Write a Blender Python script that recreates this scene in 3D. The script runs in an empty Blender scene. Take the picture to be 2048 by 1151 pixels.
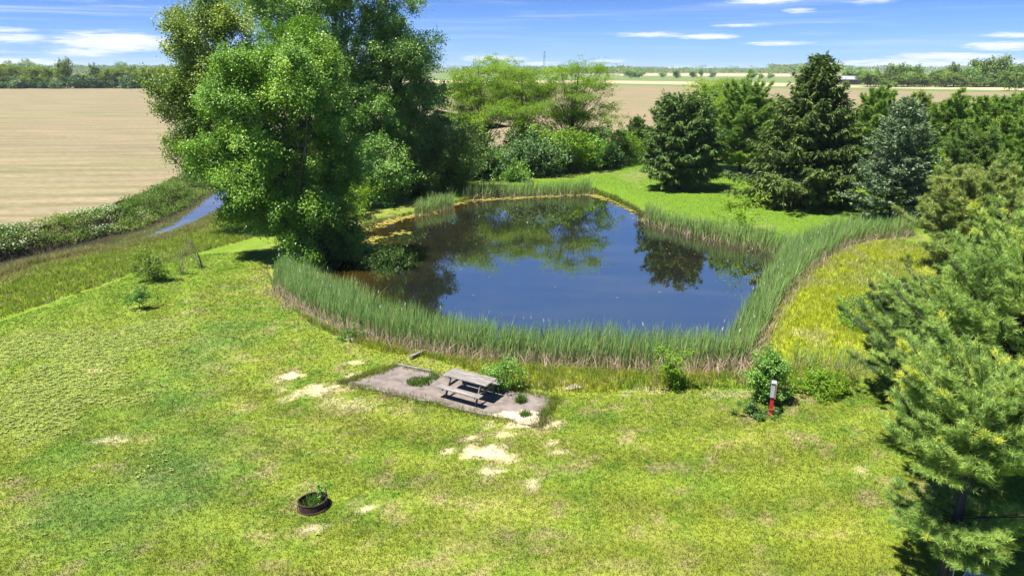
import bpy, bmesh, math, random
import numpy as np
from mathutils import Vector

random.seed(7)
R = np.random.default_rng(7)
SC = bpy.context.scene
COL = SC.collection

# ------------------------------------------------------------------ camera
FPX, CAMH = 1410.0, 11.5
PITCH = math.atan((575.5 - 138) / FPX)
cam = bpy.data.cameras.new('camera'); cam.sensor_width = 36.0; cam.lens = 36 * FPX / 2048
cam.clip_start = 0.1; cam.clip_end = 20000
co = bpy.data.objects.new('camera', cam); COL.objects.link(co)
co.location = (0, 0, CAMH); co.rotation_euler = (math.pi / 2 - PITCH, 0, 0)
SC.camera = co
# ------------------------------------------------------------------ light
SUN = Vector((-0.33, -0.19, 0.925)).normalized()
sl = bpy.data.lights.new('sun', 'SUN'); sl.energy = 5.0; sl.angle = math.radians(0.53); sl.color = (1, 0.955, 0.88)
so = bpy.data.objects.new('sun', sl); COL.objects.link(so)
so.rotation_euler = SUN.to_track_quat('Z', 'Y').to_euler(); so.location = (-20, -10, 60)
SC.view_settings.view_transform = 'Standard'; SC.view_settings.look = 'None'
SC.view_settings.exposure = 1.47; SC.view_settings.gamma = 1
SC.cycles.max_bounces = 6; SC.cycles.diffuse_bounces = 3; SC.cycles.glossy_bounces = 3
SC.cycles.transmission_bounces = 3; SC.cycles.transparent_max_bounces = 6
SC.cycles.caustics_reflective = False; SC.cycles.caustics_refractive = False


class NT:                                                     # small node helper
    def __init__(s, tree): s.t = tree; tree.nodes.clear()
    def n(s, typ, **kw):
        nd = s.t.nodes.new(typ)
        for k, v in kw.items(): setattr(nd, k, v)
        return nd
    def l(s, a, b): s.t.links.new(a, b)
    def put(s, sock, v):
        if isinstance(v, bpy.types.NodeSocket): s.l(v, sock)
        elif v is not None: sock.default_value = v
    def m(s, op, a, b=None, c=None, clamp=False):
        nd = s.n('ShaderNodeMath', operation=op, use_clamp=clamp)
        for i, v in enumerate((a, b, c)): s.put(nd.inputs[i], v)
        return nd.outputs[0]
    def mix(s, f, a, b, blend='MIX'):
        nd = s.n('ShaderNodeMix', data_type='RGBA', blend_type=blend)
        s.put(nd.inputs[0], f)
        for i, v in ((6, a), (7, b)):
            if isinstance(v, tuple) and len(v) == 3: v = v + (1,)
            s.put(nd.inputs[i], v)
        return nd.outputs[2]
    def smooth(s, x, a, b, lo=0.0, hi=1.0):
        nd = s.n('ShaderNodeMapRange', interpolation_type='SMOOTHSTEP')
        for i, v in enumerate((x, a, b, lo, hi)): s.put(nd.inputs[i], v)
        return nd.outputs[0]
    def noise(s, vec, scale, detail=3, rough=.55, dist=0.0):
        nd = s.n('ShaderNodeTexNoise'); s.put(nd.inputs['Vector'], vec)
        nd.inputs['Scale'].default_value = scale; nd.inputs['Detail'].default_value = detail
        nd.inputs['Roughness'].default_value = rough; nd.inputs['Distortion'].default_value = dist
        return nd.outputs[0]
    def mapv(s, vec, scale=(1, 1, 1), rot=(0, 0, 0)):
        nd = s.n('ShaderNodeMapping'); s.put(nd.inputs[0], vec)
        nd.inputs['Scale'].default_value = scale; nd.inputs['Rotation'].default_value = rot
        return nd.outputs[0]


def azel(px, py):                                             # sky direction seen at a photo pixel
    u = (px - 1024) / FPX; v = (575.5 - py) / FPX
    y = math.cos(PITCH) + v * math.sin(PITCH); z = -math.sin(PITCH) + v * math.cos(PITCH)
    return math.atan2(u, y), math.atan2(z, math.hypot(u, y))

W = bpy.data.worlds.new('World'); SC.world = W; W.use_nodes = True
w = NT(W.node_tree)
sky = w.n('ShaderNodeTexSky', sky_type='NISHITA'); sky.sun_disc = False
sky.sun_elevation = math.asin(SUN.z); sky.sun_rotation = math.atan2(SUN.x, SUN.y)
sky.air_density = 1.0; sky.dust_density = 0.15; sky.ozone_density = 3.0; sky.altitude = 200
tc = w.n('ShaderNodeTexCoord'); sx = w.n('ShaderNodeSeparateXYZ'); w.l(tc.outputs['Generated'], sx.inputs[0])
az = w.m('ARCTAN2', sx.outputs[0], sx.outputs[1])
el = w.m('ARCTAN2', sx.outputs[2], w.m('SQRT', w.m('ADD', w.m('MULTIPLY', sx.outputs[0], sx.outputs[0]), w.m('MULTIPLY', sx.outputs[1], sx.outputs[1]))))
cv = w.n('ShaderNodeCombineXYZ'); w.l(az, cv.inputs[0]); w.l(w.m('MULTIPLY', el, 4.0), cv.inputs[1])
n1 = w.noise(w.mapv(cv.outputs[0], (.6, 1.7, 1), (0, 0, .06)), 22, 6, .66, .5); n2 = w.noise(w.mapv(cv.outputs[0], (.7, 1.8, 1), (0, 0, .05)), 70, 5, .65, .3)
# sky tint: bluer low, raised mid for pond reflection, zenith darkened to cut fill
tint = w.n('ShaderNodeValToRGB'); w.l(el, tint.inputs[0]); tint.color_ramp.elements[0].color = (.36, .60, 1.36, 1); tint.color_ramp.elements[1].position = 1.0; tint.color_ramp.elements[1].color = (.24, .42, .78, 1)
tint.color_ramp.elements.new(.085).color = (.25, .40, .84, 1); tint.color_ramp.elements.new(.35).color = (.68, .95, 1.32, 1); tint.color_ramp.elements.new(.85).color = (.24, .42, .78, 1)
skyc = w.mix(1.0, sky.outputs[0], tint.outputs[0], 'MULTIPLY')
# fair weather clouds: (px, py, half width, half height, density)
CL = [(225, 84, 140, 24, 1.15), (45, 78, 70, 13, .9), (180, 104, 95, 9, .8), (35, 124, 120, 9, 1.0), (20, 60, 55, 6, .5),
      (1420, 73, 62, 7, 1.0), (1290, 70, 80, 6, .75), (1560, 87, 70, 6, .8), (1530, 3, 70, 7, .9), (1740, 4, 55, 6, .5),
      (1500, 50, 60, 4, .5), (1880, 127, 250, 12, .95), (1900, 112, 120, 8, .75), (2010, 92, 95, 11, 1.0), (2020, 71, 80, 6, .9),
      (985, 118, 70, 8, .9), (1340, 138, 70, 6, .8), (1215, 122, 40, 4, .6), (1240, 137, 40, 5, .7), (1080, 127, 50, 5, .6), (1480, 140, 80, 5, .6),
      (1600, 22, 30, 6, .5), (-250, 95, 160, 20, 1.0), (2300, 90, 180, 16, 1.0), (2500, 125, 200, 9, .9), (600, 100, 200, 15, .8)]
den = None
for px, py, rx, ry, k in CL:
    a0, e0 = azel(px, py); a1, _ = azel(px + rx, py); _, e1 = azel(px, py - ry)
    da = w.m('MULTIPLY', w.m('SUBTRACT', az, a0), 1 / abs(a1 - a0)); de = w.m('MULTIPLY', w.m('SUBTRACT', el, e0), 1 / abs(e1 - e0))
    d = w.m('MULTIPLY', w.m('SUBTRACT', 1.0, w.m('ADD', w.m('MULTIPLY', da, da), w.m('MULTIPLY', de, de))), k)
    den = d if den is None else w.m('MAXIMUM', den, d)
den = w.m('MAXIMUM', den, -1.0)
nn = w.m('ADD', w.m('MULTIPLY', w.m('SUBTRACT', n1, .5), 3.0), w.m('MULTIPLY', w.m('SUBTRACT', n2, .5), 2.0))
cum = w.smooth(w.m('ADD', den, nn), -.30, 1.15)
# thin cirrus streaks, slightly tilted
ci = w.noise(w.mapv(cv.outputs[0], (2.2, 16, 1), (0, 0, .10)), 1.6, 6, .6, .6)
lf = w.smooth(az, -.25, -.62)
cir = w.m('MULTIPLY', w.smooth(ci, .46, .80), w.m('ADD', .42, w.m('MULTIPLY', lf, .55)))
cir = w.m('MULTIPLY', cir, w.smooth(el, .45, .1))
col = w.mix(cir, skyc, (4.6, 5.5, 6.9)); col = w.mix(w.m('MULTIPLY', cum, .96), col, (6.2, 6.5, 6.9))
bg = w.n('ShaderNodeBackground'); w.l(col, bg.inputs[0]); bg.inputs[1].default_value = 0.060
w.l(bg.outputs[0], w.n('ShaderNodeOutputWorld').inputs[0])

# ------------------------------------------------------------------ measuring helpers
def ray(px, py):
    u = (px - 1024) / FPX; v = (575.5 - py) / FPX
    return np.array([u, math.cos(PITCH) + v * math.sin(PITCH), -math.sin(PITCH) + v * math.cos(PITCH)])
def G(px, py, z=0.0):
    r = ray(px, py); t = (z - CAMH) / r[2]
    return np.array([r[0] * t, r[1] * t])
def P(px, py, Y):
    r = ray(px, py); t = Y / r[1]
    return np.array([r[0] * t, Y, CAMH + r[2] * t])

def _h(i, j, s):
    n = (i * 374761393 + j * 668265263 + s * 1442695041) & 0xffffffff
    n = ((n ^ (n >> 13)) * 1274126177) & 0xffffffff
    return ((n ^ (n >> 16)) & 0xffff) / 65535.0
def vn(x, y, s=0):
    x = np.asarray(x, float); y = np.asarray(y, float)
    i = np.floor(x).astype(np.int64); j = np.floor(y).astype(np.int64); fx = x - i; fy = y - j
    fx = fx * fx * (3 - 2 * fx); fy = fy * fy * (3 - 2 * fy)
    a = _h(i, j, s); b = _h(i + 1, j, s); c = _h(i, j + 1, s); d = _h(i + 1, j + 1, s)
    return (a * (1 - fx) + b * fx) * (1 - fy) + (c * (1 - fx) + d * fx) * fy
def fbm(x, y, s=0, o=4):
    t = 0; a = .5; k = 0
    for q in range(o):
        t = t + a * vn(np.asarray(x) * 2 ** q + 17.3 * q, np.asarray(y) * 2 ** q, s + q); k += a; a *= .55
    return t / k
def sstep(x, a, b):
    t = np.clip((x - a) / (b - a), 0, 1); return t * t * (3 - 2 * t)
def seg_dist(x, y, pts, closed=False):
    pts = np.asarray(pts); n = len(pts); best = np.full(np.shape(x), 1e18); side = np.zeros(np.shape(x))
    for k in range(n if closed else n - 1):
        a = pts[k]; b = pts[(k + 1) % n]; d = b - a
        t = np.clip(((x - a[0]) * d[0] + (y - a[1]) * d[1]) / (d @ d + 1e-9), 0, 1)
        ex = x - a[0] - t * d[0]; ey = y - a[1] - t * d[1]; q = ex * ex + ey * ey
        m = q < best; best = np.where(m, q, best); side = np.where(m, d[0] * ey - d[1] * ex, side)
    return np.sqrt(best), side
def inside(x, y, pts):
    pts = np.asarray(pts); r = np.zeros(np.shape(x), bool); n = len(pts)
    for k in range(n):
        x1, y1 = pts[k]; x2, y2 = pts[(k + 1) % n]
        if y1 == y2: continue
        r ^= ((y1 > y) != (y2 > y)) & (x < (x2 - x1) * (y - y1) / (y2 - y1) + x1)
    return r
def sdf(x, y, pts):                                           # negative inside
    d, _ = seg_dist(x, y, pts, True); return np.where(inside(x, y, pts), -d, d)
def smoothpoly(pts, it=2):
    pts = np.asarray(pts)
    for _ in range(it):
        q = np.roll(pts, -1, 0); pts = np.stack([pts * .75 + q * .25, pts * .25 + q * .75], 1).reshape(-1, 2)
    return pts

WZ = -0.35
POND = smoothpoly([G(*p, WZ) for p in [(690, 525), (700, 488), (715, 463), (760, 441), (820, 430), (870, 418), (930, 400), (1010, 390), (1100, 387),
        (1185, 386), (1222, 398), (1278, 425), (1290, 437), (1340, 452), (1400, 468), (1480, 486), (1538, 494), (1566, 506), (1545, 545), (1500, 620),
        (1465, 680), (1410, 716), (1300, 722), (1150, 714), (1000, 702), (880, 686), (780, 661), (700, 625), (660, 592), (655, 560)]])
CZ = -1.55
CREEK = np.array([G(*p, CZ) for p in [(-420, 690), (-100, 572), (0, 534), (150, 500), (300, 464), (350, 444), (400, 420), (438, 394), (466, 368), (500, 350), (545, 334), (600, 318)]])

def ground_h(x, y):
    x = np.asarray(x, float); y = np.asarray(y, float)
    z = (fbm(x * .12, y * .12, 3, 3) - .5) * .22 * sstep(150 - y, 0, 60)
    near = (np.abs(x) < 90) & (y < 150) & (y > 0)
    d, s = seg_dist(x, y, CREEK); d = d / (1 + 1.1 * sstep(y, 40, 60))
    nearside = s < 0                                          # lawn side
    zn = -1.75 + .35 * sstep(d, .75, 1.5) + .55 * sstep(d, 1.5, 6) + .85 * sstep(d, 5, 15)
    zf = -1.75 + 1.55 * sstep(d, .75, 2.1) + .2 * sstep(d, 2.1, 5)
    zc = np.where(nearside, zn, zf)
    fade = sstep(y, 118, 95)
    z = z * sstep(d, 3, 12) * nearside + zc * fade
    p = sdf(x, y, POND)
    zp = np.where(p < 0, WZ - .5 * sstep(-p, 0, 2), WZ + (-WZ) * sstep(p, 0, 3.2))
    k = 1 - sstep(p, 1.5, 5)
    return np.where(near, z * (1 - k) + np.minimum(zp, z * 0 + 1) * k, np.where(y > 0, z * 0, 0))
def H1(x, y): return float(ground_h(np.array([x]), np.array([y]))[0])
def GT(px, py):
    z = 0.0
    for _ in range(8):
        q = G(px, py, z); z = .5 * z + .5 * H1(*q)
    return np.array([q[0], q[1], H1(*q)])
def poly(pxs, z=0.0): return np.array([G(*p, z) for p in pxs])

# ------------------------------------------------------------------ mesh helpers
def tag(o, label=None, cat=None, group=None, kind=None):
    for k, v in (('label', label), ('category', cat), ('group', group), ('kind', kind)):
        if v: o[k] = v
    return o
def link(name, me, parent=None):
    o = bpy.data.objects.new(name, me); COL.objects.link(o)
    if parent is not None: o.parent = parent
    return o
def empty(name, loc, label, cat, group=None, rz=0.0):
    o = bpy.data.objects.new(name, None); COL.objects.link(o); o.location = loc; o.rotation_euler = (0, 0, rz); o.empty_display_size = .3
    return tag(o, label, cat, group)
def mesh(name, V, F, mat, col=None, var=None, smooth=False):
    """V (n,3); F list of (m,k) index arrays; col per vertex (n,3); var per vertex (n)"""
    me = bpy.data.meshes.new(name); V = np.asarray(V, np.float32)
    F = [np.asarray(f, np.int32) for f in (F if isinstance(F, list) else [F])]
    me.vertices.add(len(V)); me.vertices.foreach_set('co', V.ravel())
    loops = np.concatenate([f.ravel() for f in F]); tot = np.concatenate([np.full(len(f), f.shape[1], np.int32) for f in F])
    me.loops.add(len(loops)); me.loops.foreach_set('vertex_index', loops)
    st = np.zeros(len(tot), np.int32); st[1:] = np.cumsum(tot)[:-1]
    me.polygons.add(len(tot)); me.polygons.foreach_set('loop_start', st)
    me.polygons.foreach_set('use_smooth', np.full(len(tot), smooth))
    if col is not None:
        a = me.attributes.new('col', 'FLOAT_COLOR', 'POINT'); c = np.ones((len(V), 4), np.float32); c[:, :3] = col; a.data.foreach_set('color', c.ravel())
    if var is not None:
        a = me.attributes.new('var', 'FLOAT', 'POINT'); a.data.foreach_set('value', np.asarray(var, np.float32))
    me.update(calc_edges=True); me.materials.append(mat)
    return me
def nrm(v): return v / (np.linalg.norm(v, axis=-1, keepdims=True) + 1e-9)
def rdir(n):
    return nrm(R.normal(size=(n, 3)))
class Tubes:
    def __init__(s): s.V = []; s.F = []; s.n = 0
    def add(s, pts, rad, k=6):
        pts = np.asarray(pts, float); m = len(pts); rad = np.broadcast_to(np.asarray(rad, float), (m,))
        t = np.gradient(pts, axis=0); t = nrm(t)
        ref = np.array([0, 0, 1.0]) if abs(t[:, 2].mean()) < .9 else np.array([1.0, 0, 0])
        a = nrm(np.cross(t, ref)); b = np.cross(t, a)
        th = np.linspace(0, 2 * np.pi, k, endpoint=False)
        v = pts[:, None] + rad[:, None, None] * (np.cos(th)[None, :, None] * a[:, None] + np.sin(th)[None, :, None] * b[:, None])
        s.V.append(v.reshape(-1, 3)); i = np.arange(m - 1)[:, None] * k; j = np.arange(k)[None]; j2 = (j + 1) % k
        s.F.append((np.stack([i + j, i + j2, i + k + j2, i + k + j], -1).reshape(-1, 4)) + s.n); s.n += m * k
    def mesh(s, name, mat): return mesh(name, np.concatenate(s.V), [np.concatenate(s.F)], mat, smooth=True)
def leaf_mesh(name, Pp, D, N, L, Wd, var, mat):
    D = nrm(D); S = nrm(np.cross(D, N)); L = np.broadcast_to(L, (len(Pp),))[:, None]; Wd = np.broadcast_to(Wd, (len(Pp),))[:, None]
    N = np.cross(S, D)
    V = np.stack([Pp, Pp + D * L * .45 + S * Wd * .5 + N * L * .08, Pp + D * L, Pp + D * L * .45 - S * Wd * .5 + N * L * .08], 1).reshape(-1, 3)
    return mesh(name, V, [np.arange(len(V)).reshape(-1, 4)], mat, var=np.repeat(var, 4))
def blades(name, B, Hh, lean, Wd, col, mat, tipcol=None):
    """grass blades: base points, heights, lean offsets (n,2), width, colours (n,3)"""
    n = len(B); th = R.uniform(0, np.pi, n); s = np.stack([np.cos(th), np.sin(th), np.zeros(n)], 1) * (np.broadcast_to(Wd, (n,))[:, None] / 2)
    up = np.zeros((n, 3)); up[:, 2] = Hh; ln = np.zeros((n, 3)); ln[:, :2] = lean
    mid = B + up * .55 + ln * .35; tip = B + up + ln
    V = np.stack([B - s, B + s, mid + s * .85, mid - s * .85, tip], 1).reshape(-1, 3)
    k = np.arange(n)[:, None] * 5
    tc = col if tipcol is None else tipcol
    C = np.stack([col, col, (col + tc) / 2, (col + tc) / 2, tc], 1).reshape(-1, 3)
    return mesh(name, V, [k + np.array([[0, 1, 2, 3]]), k + np.array([[3, 2, 4]])], mat, col=C)

# ------------------------------------------------------------------ materials
def mat_new(name):
    m = bpy.data.materials.new(name); m.use_nodes = True; return m, NT(m.node_tree)
def out(t, sh):
    t.l(sh, t.n('ShaderNodeOutputMaterial').inputs[0])
def princ(t, col, rough=.8, spec=.3, normal=None, metal=0.0):
    p = t.n('ShaderNodeBsdfPrincipled')
    if isinstance(col, tuple): col = col + (1,) if len(col) == 3 else col
    t.put(p.inputs['Base Color'], col); t.put(p.inputs['Roughness'], rough); t.put(p.inputs['Specular IOR Level'], spec); t.put(p.inputs['Metallic'], metal)
    if normal is not None: t.l(normal, p.inputs['Normal'])
    return p.outputs[0]
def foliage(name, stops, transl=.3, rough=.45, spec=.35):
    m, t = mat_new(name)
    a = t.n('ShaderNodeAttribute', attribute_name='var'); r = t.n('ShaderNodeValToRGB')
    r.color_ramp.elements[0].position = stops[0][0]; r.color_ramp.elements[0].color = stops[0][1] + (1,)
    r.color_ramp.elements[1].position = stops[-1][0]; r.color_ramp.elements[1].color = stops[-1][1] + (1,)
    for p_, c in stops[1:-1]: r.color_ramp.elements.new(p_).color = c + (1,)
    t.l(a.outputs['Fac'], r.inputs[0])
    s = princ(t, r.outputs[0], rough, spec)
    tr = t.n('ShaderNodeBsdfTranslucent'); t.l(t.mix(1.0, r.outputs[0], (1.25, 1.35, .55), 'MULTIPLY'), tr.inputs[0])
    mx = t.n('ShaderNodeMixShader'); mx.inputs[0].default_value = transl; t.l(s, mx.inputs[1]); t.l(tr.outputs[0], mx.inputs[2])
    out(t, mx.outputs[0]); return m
def blade_mat(name, transl=.3, rough=.55, spec=.25):
    m, t = mat_new(name); a = t.n('ShaderNodeAttribute', attribute_name='col')
    s = princ(t, a.outputs['Color'], rough, spec); tr = t.n('ShaderNodeBsdfTranslucent'); t.l(a.outputs['Color'], tr.inputs[0])
    mx = t.n('ShaderNodeMixShader'); mx.inputs[0].default_value = transl; t.l(s, mx.inputs[1]); t.l(tr.outputs[0], mx.inputs[2])
    out(t, mx.outputs[0]); return m
def rough_mat(name, c1, c2, scale=8, rough=.85, bump=.3, stretch=(1, 1, 1), spec=.25, metal=0.0, c3=None):
    m, t = mat_new(name); g = t.n('ShaderNodeTexCoord').outputs['Object']; v = t.mapv(g, stretch)
    n = t.noise(v, scale, 6, .65); c = t.mix(t.smooth(n, .3, .7), c1, c2)
    if c3: c = t.mix(t.smooth(t.noise(v, scale * .23, 3), .5, .68), c, c3)
    b = t.n('ShaderNodeBump'); b.inputs['Strength'].default_value = bump; b.inputs['Distance'].default_value = .03; t.l(n, b.inputs['Height'])
    out(t, princ(t, c, rough, spec, b.outputs[0], metal)); return m

M = {}
M['bark'] = rough_mat('grey_brown_bark', (.05, .04, .03), (.17, .145, .12), 9, .9, .6, (1, 1, .25))
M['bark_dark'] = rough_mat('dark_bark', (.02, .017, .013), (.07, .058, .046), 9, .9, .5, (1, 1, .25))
M['bark_pale'] = rough_mat('pale_grey_bark', (.10, .09, .08), (.30, .275, .24), 14, .9, .6, (1, 1, .4))
M['twig'] = rough_mat('pale_twig', (.20, .15, .10), (.33, .26, .19), 12, .9, .2)
M['cotton'] = foliage('cottonwood_leaf', [(0, (0.056, 0.125, 0.019)), (.5, (0.131, 0.254, 0.028)), (.85, (0.241, 0.374, 0.044)), (1, (0.380, 0.485, 0.090))], .22, .36, .2)
M['olive'] = foliage('olive_leaf', [(0, (0.072, 0.118, 0.020)), (.5, (0.146, 0.224, 0.031)), (1, (0.331, 0.379, 0.070))], .2, .4, .2)
M['deep'] = foliage('deep_leaf', [(0, (0.076, 0.146, 0.029)), (.5, (0.149, 0.275, 0.046)), (1, (0.353, 0.483, 0.094))], .24, .4, .35)
M['locust'] = foliage('feathery_leaf', [(0, (0.098, 0.169, 0.025)), (.5, (0.187, 0.294, 0.029)), (1, (0.340, 0.447, 0.042))], .52, .55, .2)
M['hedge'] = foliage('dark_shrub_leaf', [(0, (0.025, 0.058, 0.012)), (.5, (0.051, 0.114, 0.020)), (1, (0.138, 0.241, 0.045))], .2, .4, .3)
M['bright'] = foliage('bright_leaf', [(0, (0.075, 0.150, 0.010)), (.5, (0.150, 0.263, 0.013)), (1, (0.263, 0.375, 0.025))], .38, .5, .3)
M['shrub'] = foliage('mid_leaf', [(0, (0.059, 0.133, 0.019)), (.5, (0.117, 0.241, 0.029)), (1, (0.217, 0.367, 0.056))], .3, .45, .4)
M['spruce'] = foliage('dark_spruce_needle', [(0, (0.040, 0.069, 0.018)), (.5, (0.085, 0.132, 0.029)), (1, (0.196, 0.251, 0.056))], .16, .55, .12)
M['yew'] = foliage('green_spruce_needle', [(0, (0.044, 0.086, 0.022)), (.5, (0.089, 0.156, 0.034)), (1, (0.199, 0.271, 0.068))], .15, .55, .12)
M['blue'] = foliage('blue_fir_needle', [(0, (0.066, 0.111, 0.055)), (.5, (0.146, 0.216, 0.111)), (1, (0.380, 0.439, 0.243))], .12, .55, .18)
M['pine'] = foliage('pine_needle', [(0, (0.074, 0.134, 0.026)), (.5, (0.155, 0.264, 0.044)), (1, (0.367, 0.483, 0.089))], .26, .55, .18)
M['nearpine'] = foliage('near_pine_needle', [(0, (0.090, 0.164, 0.037)), (.5, (0.214, 0.328, 0.073)), (.85, (0.387, 0.485, 0.105)), (1, (0.470, 0.485, 0.065))], .24, .5, .22)
M['youngpine'] = foliage('young_pine_needle', [(0, (0.035, 0.066, 0.022)), (.5, (0.086, 0.144, 0.043)), (1, (0.197, 0.261, 0.080))], .24, .5, .2)
M['palepine'] = foliage('pale_pine_needle', [(0, (0.121, 0.164, 0.047)), (.5, (0.233, 0.300, 0.082)), (1, (0.449, 0.464, 0.119))], .25, .6, .15)
M['far'] = foliage('far_tree_leaf', [(0, (0.059, 0.105, 0.020)), (.5, (0.116, 0.186, 0.025)), (1, (0.201, 0.272, 0.035))], .2, .7, .15)
M['farlocust'] = foliage('far_feathery_leaf', [(0, (0.126, 0.176, 0.031)), (.5, (0.210, 0.277, 0.038)), (1, (0.319, 0.378, 0.052))], .3, .7, .15)
M['grass'] = blade_mat('grass_blade', .46, .6, .12)
M['reed'] = blade_mat('cattail_blade', .48, .6, .12)
M['flower'] = rough_mat('white_flower', (.34, .38, .22), (.48, .52, .36), 5)
M['weather'] = rough_mat('weathered_board', (.10, .088, .077), (.225, .203, .182), 5, .9, .5, (1.2, 14, 14), .2, 0, (.28, .258, .235))
M['weather_dark'] = rough_mat('weathered_frame_wood', (.08, .068, .055), (.22, .19, .16), 6, .9, .5, (4, 4, 4))
M['rust'] = rough_mat('rusty_iron', (.014, .008, .007), (.062, .030, .024), 11, .85, .4, (1, 1, 1), .3)
M['redpaint'] = rough_mat('faded_red_paint', (.25, .012, .008), (.42, .028, .018), 9, .6, .1)
M['galv'] = rough_mat('galvanised_sheet', (.21, .23, .26), (.31, .33, .36), 12, .45, .05, (1, 1, 1), .5, .2)
M['cedarwood'] = rough_mat('brown_side_wood', (.17, .09, .05), (.30, .17, .10), 8, .8, .2, (6, 6, 1))
M['tubing'] = rough_mat('grey_tube_paint', (.24, .30, .36), (.36, .42, .47), 9, .4, .05, (1, 1, 1), .5)
M['barnwall'] = rough_mat('dark_barn_wall', (.030, .034, .055), (.055, .062, .09), 2, .7, .1, (6, 6, .1))
M['barnroof'] = rough_mat('pale_metal_roof', (.28, .28, .32), (.38, .37, .41), 1.5, .4, .05, (.3, 6, 1), .5, .3)
M['dark'] = rough_mat('dark_interior', (.008, .008, .012), (.014, .014, .02), 3)
M['steel'] = rough_mat('grey_steel', (.12, .17, .20), (.2, .26, .3), 3, .5, .1, (1, 1, 1), .5)
M['stone'] = rough_mat('pale_stone', (.20, .16, .11), (.36, .30, .23), 7, .9, .6)
M['sand'] = rough_mat('sand', (.45, .36, .25), (.62, .52, .38), 14)

# ------------------------------------------------------------------ ground colours (albedo)
MEAD_L = smoothpoly(poly([(-600, 800), (-300, 735), (0, 650), (150, 608), (280, 566), (400, 514), (520, 468), (590, 425), (560, 345), (505, 345), (466, 358), (438, 380), (400, 404), (300, 448), (150, 486), (0, 518), (-420, 680)], -.7), 1)
MEAD_R = smoothpoly(poly([(1494, 740), (1505, 715), (1535, 660), (1565, 603), (1602, 556), (1642, 527), (1692, 500), (1750, 485), (1825, 480), (1900, 540), (1960, 620), (1900, 700), (1800, 720), (1700, 735), (1600, 738)]), 1)
WEED = smoothpoly(poly([(545, 560), (560, 600), (620, 640), (700, 668), (880, 712), (1150, 735), (1490, 748), (1600, 735), (1720, 745), (1710, 782), (1600, 782), (1480, 775), (1250, 782), (1120, 785), (1020, 772), (930, 735), (850, 712), (760, 705), (690, 680), (600, 640)]), 1)
FARLAWN = poly([(600, 480), (700, 452), (880, 400), (940, 375), (1180, 350), (1300, 315), (1500, 322), (1900, 330), (2100, 470), (1740, 470), (1560, 490), (1400, 440), (1250, 400), (1180, 380), (900, 395), (720, 455)])
COVER = [(110, 770, 190, 70), (60, 700, 120, 40), (200, 700, 110, 45), (40, 850, 130, 45), (230, 800, 60, 22), (300, 660, 70, 18)]
BARE = [(590, 752, 20, 8, 1), (628, 780, 50, 14, .8), (700, 806, 55, 12, .45), (712, 722, 11, 11, 1), (708, 752, 24, 6, 1), (962, 905, 50, 16, 1), (975, 940, 28, 13, 1.1), (930, 908, 18, 9, .9),
        (1000, 868, 22, 7, .8), (945, 874, 14, 6, .9), (1110, 893, 14, 8, 1), (1064, 968, 12, 9, .7), (1057, 1021, 10, 6, .9), (738, 1016, 10, 7, .9), (615, 1048, 34, 9, .8), (1585, 778, 30, 10, .3),
        (980, 892, 25, 5, .7), (1270, 780, 60, 8, .35), (1440, 790, 70, 8, .35), (1150, 772, 20, 7, .8), (560, 800, 22, 6, .6), (200, 740, 40, 8, .4), (230, 880, 30, 6, .6), (1710, 935, 16, 6, .6), (1050, 840, 60, 14, .9)]
def ell(px, py, rx, ry):                                      # photo ellipse -> ground centre and half axes
    c = G(px, py); a = G(px + rx, py); b = G(px, py - ry); e = G(px, py + ry)
    return c, abs(a[0] - c[0]), abs(b[1] - e[1]) / 2
BAREW = [(ell(*b[:4]), b[4]) for b in BARE]; COVERW = [ell(*c) for c in COVER]
BLUEW = [(ell(*b[:4]), b[4]) for b in [(330, 960, 130, 110, 1), (150, 1020, 130, 60, .9), (420, 690, 70, 60, .9), (380, 800, 90, 40, .6), (300, 830, 120, 50, .55), (420, 900, 80, 50, .7), (130, 920, 60, 40, .6)]]
YELW = [(ell(*b[:4]), b[4]) for b in [(1700, 1080, 200, 90, 1), (500, 760, 80, 60, .6), (900, 840, 220, 80, .45), (1350, 1050, 320, 130, .6), (600, 1100, 300, 80, .5), (1500, 900, 200, 60, .5)]]
def bare_mask(x, y):
    m = np.zeros(np.shape(x)); nz = fbm(x * 3.1, y * 3.1, 21, 4)
    for (c, rx, ry), k in BAREW:
        d = np.sqrt(((x - c[0]) / rx) ** 2 + ((y - c[1]) / ry) ** 2)
        m = np.maximum(m, k * sstep(1.52 - d + (nz - .5) * 2.8, .45, 1.0))
    return np.clip(m, 0, 1)
def gmask(L, x, y):
    m = np.zeros(np.shape(x))
    for (c, rx, ry), k in L: m = np.maximum(m, k * np.exp(-(((x - c[0]) / rx) ** 2 + ((y - c[1]) / ry) ** 2)))
    return m
def cover_mask(x, y):
    m = np.zeros(np.shape(x)); nz = fbm(x * .9, y * .9, 41, 4)
    for c, rx, ry in COVERW:
        d = np.sqrt(((x - c[0]) / rx) ** 2 + ((y - c[1]) / ry) ** 2); m = np.maximum(m, sstep(1.5 - d + (nz - .5) * 1.8, .3, .9))
    return m
def lerp(a, b, m): return a * (1 - m[..., None]) + np.asarray(b) * m[..., None]
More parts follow.
